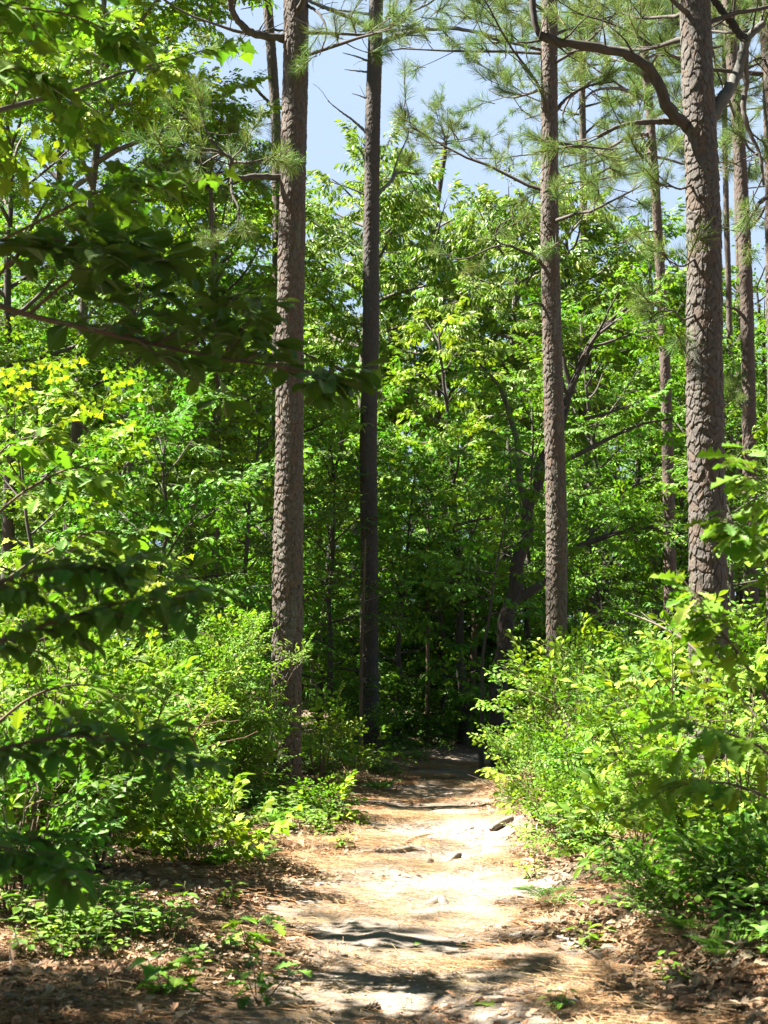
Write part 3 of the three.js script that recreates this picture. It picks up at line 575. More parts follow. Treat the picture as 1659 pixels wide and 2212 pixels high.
bl('hickory with pale glinting leaves behind the slender grey pine', 765, 34, 260, 900, 2.2, 'hick', 'hick', 211, { nl: 24, dens: 6, sc: 1.2, bark: 'grey' });
bl('hickory with hanging glinting leaves above the trail bend', 960, 37, 430, 1000, 2.9, 'hick', 'hick', 212, { nl: 26, dens: 6, sc: 1.25, bark: 'grey' });
bl('hickory left of the straight pine with sunlit hanging leaves', 1090, 32, 400, 950, 2.3, 'hick', 'hick', 213, { nl: 24, dens: 6, sc: 1.15, bark: 'grey' });
bl('rounded hickory top between the straight pine and the thin pine', 1285, 33, 380, 950, 2.0, 'hick', 'hick', 214, { nl: 24, dens: 6, sc: 1.15, bark: 'grey' });
bl('hickory top behind the thin pink pine trunk', 1420, 36, 440, 950, 2.2, 'hick', 'oak', 215, { nl: 24, dens: 6, sc: 1.2, bark: 'grey' });
bl('oak sapling with bright feathery top in the middle of the picture', 1000, 26.5, 660, 1350, 1.5, 'oakFine', 'lime', 216, { nl: 20, dens: 6 });
bl('shaded understory oak behind the slender grey pine', 860, 26, 1000, 1560, 1.8, 'oakFine', 'oak', 217, { nl: 20, dens: 6 });
bl('shaded tree left of the crooked dark oak', 960, 27, 960, 1580, 2.0, 'oak', 'oakShadeTone', 218, { nl: 20, dens: 6 });
bl('dark understory tree over the far end of the trail', 1010, 30, 1000, 1600, 2.2, 'ellip', 'oakShadeTone', 219, { nl: 20, dens: 5 });
bl('background oak right of the straight pine', 1320, 29, 700, 1400, 2.2, 'ellip', 'oak', 221, { nl: 22, dens: 5.5 });
bl('background oak between the thin pine and the thickest pine', 1470, 30, 760, 1400, 2.0, 'ellip', 'oak', 222, { nl: 22, dens: 5.5 });
bl('background tree behind the curving pine', 1610, 30, 800, 1400, 2.0, 'oak', 'oak', 223, { nl: 22, dens: 5.5 });
bl('low leafy tree filling the gap right of the straight pine', 1310, 27, 1080, 1620, 1.5, 'oak', 'oak', 224, { nl: 18, dens: 5.5 });
bl('small tree with light leaves behind the thickest pine', 1590, 19.5, 1000, 1560, 1.1, 'ellip', 'oak', 225, { nl: 16, dens: 5.5 });
bl('slim tree beside the crooked oak trunk', 1130, 28.5, 820, 1500, 1.8, 'ellip', 'oak', 226, { nl: 20, dens: 5.5 });
bl('low tree filling the shade behind the left pines', 690, 28, 860, 1560, 2.0, 'oak', 'oak', 227, { nl: 20, dens: 5.5 });
bl('low dark tree in front of the far wood on the left', 300, 25, 900, 1560, 2.2, 'ellip', 'oakShadeTone', 228, { nl: 22, dens: 5.5 });
bl('slim dark-leaved tree just left of the crooked oak', 1035, 20.8, 930, 1330, 0.85, 'oakFine', 'oakShadeTone', 229, { nl: 16, dens: 7, r: 0.035 });
for (const [u, d, vt, s] of [[-60, 27, 500, 231], [200, 36, 420, 232], [600, 36, 560, 233], [1180, 40, 560, 235], [1380, 42, 600, 236], [1520, 42, 640, 237], [1680, 36, 560, 238]])
  bl('leafy tree of the background wood standing among others', u, d, vt, 1350, 2.9, s % 2 ? 'oak' : 'ellip', s % 3 ? 'oak' : 'oakShadeTone', s, { nl: 22, dens: 4.5, sc: 1.3 }, BG);

// the crooked dark oak right of the trail end
{
  seed(301);
  const d = 22.5, base = gu(1085, d), t = thing('crooked_oak', 'crooked dark oak with long bare limbs leaning behind the straight pine', 'tree', base), out = [];
  const loc = (q) => at(q[0], q[1], q[2] ?? d).sub(base);
  const tk = smoothPath([V(0, -0.15, 0), ...[[1078, 1480], [1092, 1400], [1094, 1340], [1116, 1270], [1118, 1215], [1142, 1150], [1140, 1100], [1164, 1045], [1168, 1000], [1208, 930], [1222, 870], [1236, 830], [1262, 770], [1290, 720], [1400, 630]].map(loc)], 44), mb = new MB();
  { const hh = 9; part('trunk', plateTrunk(tk, (k) => lerp(0.155, 0.03, k), 56, 0.03, 0.045, 0.12, 0.016, 301, [0.55, 0.55, 0.57], 0.3), pineBark, t); }
  for (const [px, r, lv] of [
    [[[1118, 1290], [1150, 1275], [1190, 1240], [1230, 1190], [1290, 1165], [1340, 1148], [1420, 1136], [1490, 1142]], 0.10, 1],
    [[[1143, 1110], [1120, 1020], [1118, 960], [1098, 890], [1075, 830], [1035, 785]], 0.085, 1],
    [[[1200, 1000], [1240, 985], [1290, 960], [1340, 935], [1400, 912], [1470, 905]], 0.06, 1],
    [[[1240, 850], [1222, 800], [1215, 750], [1208, 700]], 0.06, 1],
    [[[1262, 905], [1320, 890], [1380, 868]], 0.04, 1],
  ]) { const g = new MB(); leafLimb(g, smoothPath(px.map(loc), 12), r * 0.9, BARKS.oak, 3.5, out, 0.95, 0.45); part('limb', g.geo(), wood, t); }
  for (let i = 0; i < 6; i++) { const g = new MB(), [p, dd] = along(tk, rr(0.65, 0.99)); leafLimb(g, wander(p, V(dd.x, dd.y, dd.z).add(jit(1.2)), 1.4, 5, 0.15, 0.03), 0.03, BARKS.oak, 5, out, 1); part('limb', g.geo(), wood, t); }
  crownOf(t, out, SP_.oak, M.oak);
}
// thin shaded trunks in the understory
[[430, 24, 800, 0.05, 'thin dark stem in the shade left of the red pine'], [465, 27, 420, 0.07, 'slim bare stem behind the yellow-green oak'], [920, 26, 1100, 0.045, 'thin stem left of the trail end'], [1010, 27.5, 1150, 0.09, 'short pale trunk left of the crooked oak'], [1385, 31, 1000, 0.09, 'shaded straight trunk right of the straight pine'], [1265, 30, 1100, 0.05, 'thin mottled stem just right of the straight pine'], [780, 23, 1150, 0.035, 'thin pale stem beside the slender grey pine']].forEach(([u, d, vt, r, label], i) => {
  seed(330 + i);
  const b = gu(u, d), h = HY(vt, d) - b.y, t = thing('sapling', label, 'sapling', b), mb = new MB(), p = wander(V(0, -0.1, 0), V(rr(-0.06, 0.06), 1, 0), h, 12, 0.025, 0.02), out = [], tb = new MB();
  tb.tube(p, taper(p, r, r * 0.5), 8, () => barkCol(BARKS[i % 3 === 1 ? 'grey' : 'young'])); part('trunk', tb.geo(), wood, t);
  for (let k = 0; k < 6; k++) { const [q] = along(p, rr(0.55, 0.99)), a = rnd() * 6.28; leafLimb(mb, wander(q, V(Math.cos(a), 0.4, Math.sin(a)), 0.9, 4, 0.15, 0), 0.012, BARKS.young, 6, out, 0.9); }
  part('limb', mb.geo(), wood, t); crownOf(t, out, SP_.ellip, M.oakShadeTone);
});
// the wood beyond: one mass
{
  seed(340);
  const g = new THREE.Group(); g.name = 'far_wood'; g.userData = { kind: 'stuff', label: 'far-off wood closing the view behind the trees', category: 'wood' }; scene.add(g);
  const mb = new MB(), out = [];
  for (let i = 0; i < 130; i++) {
    const d = rr(46, 75), x = rr(-0.36, 0.36) * d, h = rr(9, 15), b = gxz(x, -d);
    const p = wander(V(b.x, b.y - 0.2, b.z), V(0, 1, 0), h, 5, 0.03, 0.02); mb.tube(p, taper(p, rr(0.08, 0.17), 0.04), 6, () => barkCol(BARKS.oak));
    for (let k = 0; k < 75; k++) { const y = Math.pow(rnd(), 0.8) * h, w = 2.9 * Math.sqrt(Math.max(0.1, 1 - Math.pow(y / h * 1.3 - 0.4, 2))), a = rnd() * 6.28, q = Math.sqrt(rnd()) * w; out.push(placeM(V(b.x + Math.cos(a) * q, b.y + y + 0.3, b.z + Math.sin(a) * q), V(Math.cos(a), rr(-0.4, 0.5), Math.sin(a)), V(0, 1, 0).add(jit(0.4)), rr(1.5, 2.4))); }
  }
  part('trunks', mb.geo(), wood, g).userData.kind = 'stuff';
  crownOf(g, out, SP_.oak, M.oak, 'foliage', 0.3);
}
// trees beside the frame whose crowns shade the near ground
broadleaf('broad maple whose leaves hang into the upper left corner', { pos: gxz(-2.3, -8.2), top: 7.6, base: 4.0, rad: 1.5, spray: 'maple', mat: 'maple', s: 351, nl: 16, dens: 4.2, lean: V(-0.9, 0, 1.6), r: 0.06, bark: 'grey' }, undefined, 'tree', 'maple_tree');
broadleaf('spreading oak left of the frame shading the near ground', { pos: gxz(-6.8, -6.0), top: 9, base: 4.0, rad: 2.8, spray: 'oak', mat: 'oak', s: 352, nl: 26, dens: 4.5, sc: 1.1, r: 0.14 }, undefined, 'tree', 'oak_tree');
broadleaf('oak behind the left of the frame shading the trail foreground', { pos: gxz(-5.2, -0.6), top: 11, base: 4.5, rad: 3.4, spray: 'oak', mat: 'oak', s: 353, nl: 26, dens: 6, r: 0.14 }, undefined, 'tree', 'oak_tree');
broadleaf('unseen oak added behind the viewer on the right to cut sky light', { pos: gxz(2.6, 4.5), top: 12, base: 4.5, rad: 3.6, spray: 'oak', mat: 'oak', s: 355, nl: 24, dens: 4.5, r: 0.15 }, undefined, 'tree', 'oak_tree');  // this oak and the next are added out of view to cut sky fill
broadleaf('unseen oak added behind the viewer on the left to cut sky light', { pos: gxz(-2.8, 5.2), top: 12, base: 4.0, rad: 3.6, spray: 'oak', mat: 'oak', s: 356, nl: 24, dens: 4.5, r: 0.15 }, undefined, 'tree', 'oak_tree');
broadleaf('slim oak just left of the frame whose crown darkens the overhanging branch', { pos: gxz(-3.9, -5.2), top: 7.7, base: 4.4, rad: 1.5, spray: 'oak', mat: 'oak', s: 361, nl: 24, dens: 9, r: 0.07 }, undefined, 'tree', 'oak_tree');
[[-8, 10, 357, 'tall oak added behind the viewer at the far left to block sky light'], [0.5, 12, 358, 'tall oak added behind the viewer to block sky light along the trail'], [8, 9, 359, 'tall oak added behind the viewer at the far right to block sky light'], [6.5, 1.5, 360, 'oak added beside the viewer right of the frame to block sky light']].forEach(([x, z, s, label]) => broadleaf(label, { pos: gxz(x, z), top: 14, base: 3, rad: 4, spray: 'oak', mat: 'oak', s, nl: 26, dens: 4, sc: 1.3, r: 0.16 }, undefined, 'tree', 'oak_tree'));  // unseen oaks added to block sky fill from behind and beside

//SHRUBS
const sh = (label, u, d, vtop, rad, spray, mat, s, more = {}, group) => { const pos = gu(u, d); return shrub(label, { pos, h: Math.max(0.25, HY(vtop, d) - pos.y), rad, spray, mat, s, ...more }, group); };
// left bank
sh('rounded sunlit shrub of tiny leaves left of the red pine trunk', 475, 14.6, 1400, 0.52, 'small', 'shrub', 401, { stems: 13, dens: 11 });
sh('loose leafy shrub at the foot of the red pine trunk', 530, 15.4, 1580, 0.3, 'small', 'shrub', 402, { stems: 8, dens: 10 });
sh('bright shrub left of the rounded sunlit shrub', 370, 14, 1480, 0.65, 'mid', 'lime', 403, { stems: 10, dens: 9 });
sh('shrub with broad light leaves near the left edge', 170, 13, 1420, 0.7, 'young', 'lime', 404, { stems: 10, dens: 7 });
sh('shrub cut off by the left edge of the picture', 20, 12.5, 1480, 0.7, 'mid', 'shrub', 405, { stems: 10, dens: 8 });
sh('shaded shrub under the dark leaves on the left', 250, 11.5, 1600, 0.6, 'small', 'shrubShadeTone', 406, { stems: 10, dens: 10 });
sh('low bright shrub in front of the twisted red stem', 400, 12, 1700, 0.55, 'mid', 'shrub', 407, { stems: 10, dens: 8 });
sh('shaded shrub deep in the lower left corner thicket', 90, 10.5, 1650, 0.6, 'small', 'shrubShadeTone', 408, { stems: 10, dens: 10 });
sh('young tree shoots with bright leaves right of the red pine', 690, 17.5, 1530, 0.42, 'young', 'shrub', 409, { stems: 8, dens: 7 });
sh('arching sapling with pale leaf tips over the trail edge', 745, 18.5, 1590, 0.35, 'mid', 'lime', 410, { stems: 6, dens: 7 });
sh('dark shrub behind the red pine foot', 650, 18.6, 1620, 0.5, 'small', 'shrubShadeTone', 411, { stems: 10, dens: 9 });
sh('small sunlit bush beside the trail in front of the red pine', 705, 13.8, 1735, 0.22, 'young', 'lime', 412, { stems: 6, dens: 8 });
sh('low maple-leaved seedling patch in sun on the left bank', 430, 10.8, 1780, 0.5, 'maple', 'lime', 413, { stems: 9, dens: 6, sc: 0.8 });
sh('dark shrub left of the trail bend', 830, 26, 1470, 1.0, 'mid', 'shrubShadeTone', 414, { stems: 10, dens: 7 });
sh('dark shrub at the far end of the trail', 930, 26.5, 1480, 1.0, 'mid', 'shrubShadeTone', 415, { stems: 10, dens: 7 });
sh('dark shrub closing the trail beneath the crooked oak', 1030, 28.5, 1450, 1.1, 'mid', 'shrubShadeTone', 416, { stems: 10, dens: 7 });
sh('shaded shrub between the left pines', 740, 25, 1500, 0.9, 'mid', 'shrubShadeTone', 417, { stems: 9, dens: 7 });
sh('wide shaded thicket under the left trees', 420, 19, 1480, 1.0, 'mid', 'shrubShadeTone', 418, { stems: 12, dens: 6 });
sh('wide thicket at the far left under the maples', 150, 18, 1400, 1.0, 'mid', 'shrub', 419, { stems: 12, dens: 6 });
sh('tall dark bush behind the end of the trail', 960, 31, 1330, 1.4, 'ellip', 'oakShadeTone', 420, { stems: 12, dens: 6 });
sh('tall dark bush under the trees left of the trail end', 840, 30, 1300, 1.4, 'ellip', 'oakShadeTone', 421, { stems: 12, dens: 6 });
sh('tall dark bush right of the crooked oak foot', 1130, 30, 1330, 1.4, 'ellip', 'oakShadeTone', 422, { stems: 12, dens: 6 });
sh('leafy shrub with light leaves under the left edge oak sapling', 60, 9.6, 1350, 0.55, 'young', 'shrub', 423, { stems: 10, dens: 8 });
sh('airy shrub between the two left edge shrubs', 210, 10.2, 1430, 0.5, 'mid', 'shrub', 424, { stems: 10, dens: 8 });
sh('thick shaded shrub low at the left edge', 40, 8.2, 1650, 0.5, 'mid', 'shrubShadeTone', 425, { stems: 10, dens: 9 });
sh('low dark bush on the left side of the trail bend', 800, 23.5, 1560, 0.55, 'mid', 'shrubShadeTone', 426, { stems: 9, dens: 8 });
sh('low leafy bush at the very end of the visible trail', 900, 26, 1560, 0.7, 'mid', 'shrubShadeTone', 427, { stems: 10, dens: 8 });
sh('low bush in the shade beside the far trail end', 985, 28, 1550, 0.7, 'small', 'shrubShadeTone', 428, { stems: 10, dens: 9 });
// right bank
sh('tall bright shrub leaning over the right edge of the trail bend', 1200, 14.6, 1450, 0.6, 'mid', 'shrub', 431, { stems: 11, dens: 5.5 });
sh('sunlit bush in front of the straight pine', 1225, 15.5, 1390, 0.55, 'young', 'lime', 432, { stems: 8, dens: 6 });
sh('dense small-leaved shrub right of the trail roots', 1180, 12.6, 1600, 0.55, 'small', 'shrub', 433, { stems: 11, dens: 6.5 });
sh('shrub with oval leaves in the middle of the right bank', 1330, 12.4, 1520, 0.6, 'mid', 'shrubShadeTone', 434, { stems: 10, dens: 6 });
sh('shaded dark shrub behind the right bank', 1330, 16.5, 1400, 0.7, 'mid', 'shrubShadeTone', 435, { stems: 12, dens: 8 });
sh('upright shrub with pale leaf rosettes before the thickest pine', 1435, 11, 1420, 0.5, 'young', 'lime', 436, { stems: 7, dens: 6 });
sh('tangled yellow-green shrub on the right bank', 1450, 10, 1560, 0.55, 'small', 'shrub', 437, { stems: 11, dens: 7 });
sh('broad tangled shrub at the right edge below the oak leaves', 1600, 9.6, 1500, 0.6, 'oakFine', 'lime', 438, { stems: 9, dens: 5, sc: 0.8 });
sh('low sunlit shrub beside the trail on the right bank', 1230, 11.4, 1720, 0.45, 'small', 'shrub', 439, { stems: 10, dens: 6.5 });
sh('low shrub with fine leaves above the ferns', 1370, 9.8, 1740, 0.45, 'young', 'shrub', 440, { stems: 9, dens: 7 });
sh('small-leaved shrub in the lower right corner thicket', 1560, 8.4, 1780, 0.45, 'small', 'shrub', 441, { stems: 10, dens: 7 });
sh('shaded low shrub near the lower right corner', 1480, 7.9, 1930, 0.38, 'small', 'shrubShadeTone', 442, { stems: 10, dens: 10 });
sh('shrub in the lower right corner cut by the edge', 1650, 7.6, 1850, 0.4, 'mid', 'shrubShadeTone', 443, { stems: 10, dens: 9 });
sh('wide thicket behind the thickest pine foot', 1570, 16, 1380, 0.9, 'ellip', 'shrub', 444, { stems: 12, dens: 7 });
sh('wide shaded thicket right of the straight pine', 1380, 20, 1360, 0.9, 'mid', 'shrubShadeTone', 445, { stems: 12, dens: 7 });
sh('thicket hiding the trail after its bend', 1240, 20, 1480, 0.9, 'mid', 'shrub', 446, { stems: 12, dens: 8 });

//GROUNDCOVER
{
  seed(501);
  const inst = (name, label, cat, geo, mat, mats, tv) => { const m = instanced(numbered(name), geo, mat, mats, scene, 'stuff', tv); m.userData = { kind: 'stuff', label, category: cat }; return m; };
  // fallen leaves: patches of curled leaves
  const patch = () => { const mb = new MB(); for (let i = 0; i < 46; i++) { const a = rnd() * 6.28, r = Math.sqrt(rnd()) * 0.34, y = rr(0.0, 0.025), X = V(Math.cos(a * 3 + i), rr(-0.25, 0.35), Math.sin(a * 3 + i)).normalize(), Y = V(0, 1, 0).add(jit(0.5)); Y.addScaledVector(X, -Y.dot(X)).normalize(); const q = rr(0.55, 1.25), w = rnd(); leafInto(mb, rnd() < 0.6 ? 'oak' : 'ellip', V(Math.cos(a) * r, y, Math.sin(a) * r), X, Y, rr(0.035, 0.08), [lerp(0.34, 0.46, w) * q, lerp(0.21, 0.34, w) * q, lerp(0.12, 0.24, w) * q], rr(-0.2, 0.4), rr(0.05, 0.35), 0.05); } return mb.geo(); };
  const pg = [patch(), patch(), patch()], sets = [[], [], []];
  for (let i = 0; i < 2300; i++) { const d = lerp(4.5, 20, Math.pow(rnd(), 1.3)), x = rr(-0.3, 0.3) * d, z = -d, e = edge(x, z); if (e < 1.05 && rnd() > 0.012) continue; sets[i % 3].push(placeM(gxz(x, z), V(Math.cos(i), 0, Math.sin(i)), nrm(x, z), rr(0.8, 1.2))); }
  sets.forEach((s, i) => inst('leaf_litter', ['fallen brown leaves covering the ground beside the trail'][0], 'leaf litter', pg[i], M.dead, s, 0.25));
  // fallen needles: drifts on the sand
  const mat = (n, R, clump) => { const mb = new MB(); for (let i = 0; i < n; i++) { const a = rnd() * 6.28, r = Math.sqrt(rnd()) * R, b = rnd() < clump ? rr(-0.5, 0.5) : rnd() * 6.28, l = rr(0.06, 0.1), o = V(Math.cos(a) * r, rr(0.002, 0.02), Math.sin(a) * r), D = V(Math.cos(b), rr(-0.06, 0.06), Math.sin(b)), S = V(-Math.sin(b), 0.5, Math.cos(b)), q = rr(0.6, 1.3), w = 0.0011, col = [0.42 * q, 0.27 * q, 0.14 * q]; const p0 = V(o.x, o.y, o.z).addScaledVector(D, -l), p1 = V(o.x, o.y + 0.004, o.z).addScaledVector(D, l).addScaledVector(S, rr(-0.01, 0.01)); mb.tri(V(p0.x, p0.y, p0.z).addScaledVector(S, w), V(p0.x, p0.y, p0.z).addScaledVector(S, -w), p1, col); mb.tri(V(p0.x, p0.y, p0.z).addScaledVector(S, w), p1, V(p1.x, p1.y, p1.z).addScaledVector(S, 2 * w), col); } return mb.geo(); };
  const ng = [mat(150, 0.3, 0.4), mat(110, 0.34, 0.5)], ns = [[], []];
  for (let i = 0; i < 5200; i++) { const d = lerp(4.6, 24, Math.pow(rnd(), 1.25)), [c, w] = trail(d), x = c + rr(-2.2, 2.2) * w * (rnd() < 0.3 ? 1.6 : 1), z = -d, e = edge(x, z), st = straw(x, z) + 0.12 * sst(0.4, 1, e); if (rnd() > sst(0.50, 0.74, st) * 0.36 + 0.02) continue; ns[i % 2].push(placeM(gxz(x, z).add(V(0, 0.012, 0)), V(Math.cos(i * 1.7), 0, Math.sin(i * 1.7)), nrm(x, z), rr(0.8, 1.25))); }
  ns.forEach((s, i) => inst('pine_straw', 'orange fallen pine needles drifted over the sandy trail', 'pine straw', ng[i], M.dead, s, 0.25));
  // grit and crumbs of bark on the sand
  const crumb = new THREE.IcosahedronGeometry(0.008, 0); crumb.setAttribute('color', new THREE.Float32BufferAttribute(new Array(crumb.attributes.position.count * 3).fill(1), 3));
  const gs = []; const gc = [];
  for (let i = 0; i < 5200; i++) { const d = lerp(5.2, 16, Math.pow(rnd(), 1.6)), [c, w] = trail(d), x = c + rr(-1.15, 1.15) * w, z = -d; if (fbm(x * 3, z * 3, 15, 2) < 0.36) continue; const k = rr(0.35, 1.5) * (rnd() < 0.05 ? 2 : 1), m = new THREE.Matrix4().makeRotationY(rnd() * 6.28).scale(V(k * rr(0.8, 2.2), k * 0.5, k)); m.setPosition(gxz(x, z).add(V(0, 0.013, 0))); gs.push(m); }
  const grit = inst('trail_grit', 'small bark crumbs and grit scattered over the sand', 'grit', crumb, new THREE.MeshStandardMaterial({ vertexColors: true, roughness: 1 }), gs, 0.3), gcol = new THREE.Color();
  for (let i = 0; i < gs.length; i++) { const w = rnd(), q = rr(0.6, 1.3); grit.setColorAt(i, gcol.setRGB(lerp(0.13, 0.34, w) * q, lerp(0.085, 0.29, w) * q, lerp(0.055, 0.24, w) * q)); }
  // low herbs and seedlings
  const herb = () => { const mb = new MB(); for (let k = 0; k < 5; k++) { const a = rnd() * 6.28, h = rr(0.08, 0.2), o = V(rr(-0.08, 0.08), 0, rr(-0.08, 0.08)), e = V(o.x + Math.cos(a) * 0.05, h, o.z + Math.sin(a) * 0.05); mb.tube([o, e], [0.002, 0.0015], 3, () => [0.7, 0.4, 0.8]); for (let q = 0; q < 6; q++) { const b = q / 6 * 6.28 + rnd(), p = V(0, 0, 0).lerpVectors(o, e, rr(0.5, 1)), X = V(Math.cos(b), rr(-0.2, 0.4), Math.sin(b)).normalize(), Y = V(0, 1, 0).add(jit(0.3)); Y.addScaledVector(X, -Y.dot(X)).normalize(); leafInto(mb, 'small', p, X, Y, rr(0.03, 0.06), leafTint(), 0.2, 0.12); } } return mb.geo(); };
  const hg = [herb(), herb()], hs = [[], []];
  for (let i = 0; i < 8000; i++) { const d = lerp(6, 28, Math.pow(rnd(), 1.4)), x = rr(-0.3, 0.3) * d, z = -d, o = off(x, z), a = Math.abs(o); if (edge(x, z) < (o < 0 ? 1.12 : 1.25)) continue; const dens = fbm(x * 0.8, z * 0.8, 88, 3) + 0.10 * sst(2, 5, a) - (d < 9 ? 0.06 : 0); if (dens < 0.47 + (d < 10 ? 0.04 : 0) + 0.12 * rnd()) continue; hs[i % 2].push(placeM(gxz(x, z), V(Math.cos(i * 2.1), 0, Math.sin(i * 2.1)), V(0, 1, 0), rr(0.8, 1.9))); }
  hs.forEach((s) => inst('ground_cover', 'low green herbs and seedlings spread over the leaf litter', 'ground cover', hg[0], M.shrub, s, 0.3));
}
function nrm(x, z) { const e = 0.12; return V(baseH(x - e, z) - baseH(x + e, z), 2 * e, baseH(x, z - e) - baseH(x, z + e)).normalize(); }
// ferns
[[1590, 1985, 0.62, 9, 'fern with pale arching fronds in the lower right thicket', 'fern'], [1195, 1965, 0.5, 7, 'small feathery fern standing alone right of the trail', 'fern'], [1300, 1830, 0.6, 8, 'fern under the low shrub on the right bank', 'fern'], [1420, 1960, 0.6, 8, 'fern between the trail fern and the corner thicket', 'fern'], [1240, 1800, 0.55, 8, 'bright fern beside the forked bare twig', 'fern'], [1500, 2030, 0.5, 7, 'low fern in front of the shaded corner shrub', 'fern'],
  [820, 1712, 0.55, 8, 'fern at the left trail edge in front of the dark bend', 'fern'], [585, 1790, 0.55, 8, 'fern at the foot of the red pine', 'fern'], [330, 1850, 0.6, 9, 'fern in the middle of the left bank', 'fern'], [470, 1880, 0.5, 8, 'fern nearest the trail on the sunny left bank', 'fern'], [240, 1960, 0.5, 8, 'fern in the shaded left corner', 'fern'], [1380, 1880, 0.55, 8, 'fern half hidden under the fine-leaved shrub on the right', 'fern'], [1110, 1745, 0.45, 7, 'fern at the right trail edge beyond the log', 'fern'], [1560, 2080, 0.45, 7, 'lowest fern in the right corner litter', 'fern'], [560, 1860, 0.42, 7, 'little fern left of the trail roots', 'fern']].forEach(([u, v, s, n, label, m], i) => fern(label, gp(u, v), s, n, 520 + i, undefined, m));

//NEAR saplings whose leaves can be told apart: every leaf a part
const leafVars = {};
function leafVariants(kind) { if (!leafVars[kind]) { seed(600 + kind.length); leafVars[kind] = [0, 1, 2, 3].map(() => { const mb = new MB(); leafInto(mb, kind, V(0, 0, 0), V(1, 0, 0), V(0, 1, 0), 1, leafTint(0.18), rr(0.05, 0.45), rr(0.05, 0.22), 0.14); return mb.geo(); }); } return leafVars[kind]; }
// branches: [[px...], r]; leaves along them with size, whorls at ends
function nearSapling(name, label, o) {
  seed(o.s);
  const base = o.base, t = thing(name, label, o.cat ?? 'sapling', base), vars = leafVariants(o.kind); let count = 0; const rest = [];
  const put = (p, X, s) => {
    const Y = V(0, 1, 0).add(jit(o.flat ?? 0.5)), mm = placeM(p, X, Y, s);
    if (count++ < 300) { const l = part('leaf', vars[Math.floor(rnd() * 4)], o.mats ? M[o.mats[Math.floor(rnd() * o.mats.length)]] : M[o.mat], t); l.applyMatrix4(mm); } else rest.push(mm);
  };
  for (const b of o.branches) {
    const pts = smoothPath(b.px.map((q) => at(...q).sub(base)), 16), mb = new MB();
    mb.tube(pts, taper(pts, b.r, b.r * 0.3), 6, () => barkCol(BARKS.young));
    const n = b.n ?? 8;
    for (let k = 0; k < n; k++) {
      const [p, d] = along(pts, Math.min(0.999, lerp(b.t0 ?? 0.15, 1, (k + rr(0.2, 1)) / n))), side = V(0, 0, 0).crossVectors(d, UPV).normalize(), a = (k % 2 ? 1 : -1) * rr(0.5, 1.2);
      const dir = V(d.x, d.y * 0.5, d.z).multiplyScalar(Math.cos(a)).addScaledVector(side, Math.sin(a) * 0.8).add(V(0, rr(-0.5, 0.55), 0)).normalize(), l = (b.tw ?? 0.22) * rr(0.4, 1.3), tp = wander(p, dir, l, 3, 0.15, 0);
      mb.tube(tp, taper(tp, Math.max(0.002, b.r * 0.3), 0.0015), 3, () => barkCol(BARKS.young));
      const m = b.leaves ?? 6;
      for (let q = 0; q < m; q++) {
        const [sp, sd] = along(tp, o.whorl ? rr(0.85, 0.999) : clamp((q + rr(0.2, 1)) / m, 0, 0.999)), sd2 = V(0, 0, 0).crossVectors(sd, UPV).normalize();
        const X = V(sd.x, sd.y, sd.z).multiplyScalar(o.whorl ? rr(-0.2, 0.9) : 0.8).addScaledVector(sd2, (q % 2 ? 1 : -1) * rr(0.5, 1.1)).add(V(0, -(o.hang ?? 0.3) + rr(-0.35, 0.35), 0)).add(jit(0.3)).normalize();
        put(sp, X, o.L * rr(0.65, 1.2));
      }
    }
    part('branch', mb.geo(), wood, t);
  }
  if (rest.length) instanced('foliage', vars[0], M[o.mat ?? o.mats[0]], rest, t);
  return t;
}
nearSapling('shade_sapling', 'dark glossy-leaved branch reaching in from the left across the red pine trunk', {
  s: 611, base: gxz(-2.0, -5.2), kind: 'obov', mat: 'gloss', L: 0.118, whorl: 1, flat: 0.8, hang: 0.1,
  branches: [
    { px: [[-60, 1500, 5.2], [-70, 1000, 5.2], [-60, 640, 5.2]], r: 0.02, n: 0 },
    { px: [[-60, 640, 5.2], [60, 680, 5.2], [200, 712, 5.2], [340, 745, 5.2], [480, 775, 5.2], [600, 790, 5.25], [700, 808, 5.3]], r: 0.013, n: 30, tw: 0.26, leaves: 7, t0: 0.2 },
    { px: [[60, 680, 5.2], [160, 600, 5.1], [260, 560, 5.1], [360, 570, 5.0]], r: 0.008, n: 16, tw: 0.22, leaves: 7 },
    { px: [[-40, 650, 5.2], [30, 560, 5.0], [110, 520, 4.9], [200, 530, 4.9]], r: 0.008, n: 12, tw: 0.24, leaves: 7 },
    { px: [[340, 745, 5.2], [420, 690, 5.2], [480, 660, 5.2], [560, 680, 5.2]], r: 0.007, n: 6, tw: 0.18, leaves: 6 },
    { px: [[300, 738, 5.2], [380, 790, 5.1], [440, 840, 5.1]], r: 0.005, n: 3, tw: 0.12, leaves: 5, t0: 0.6 },
  ],
});
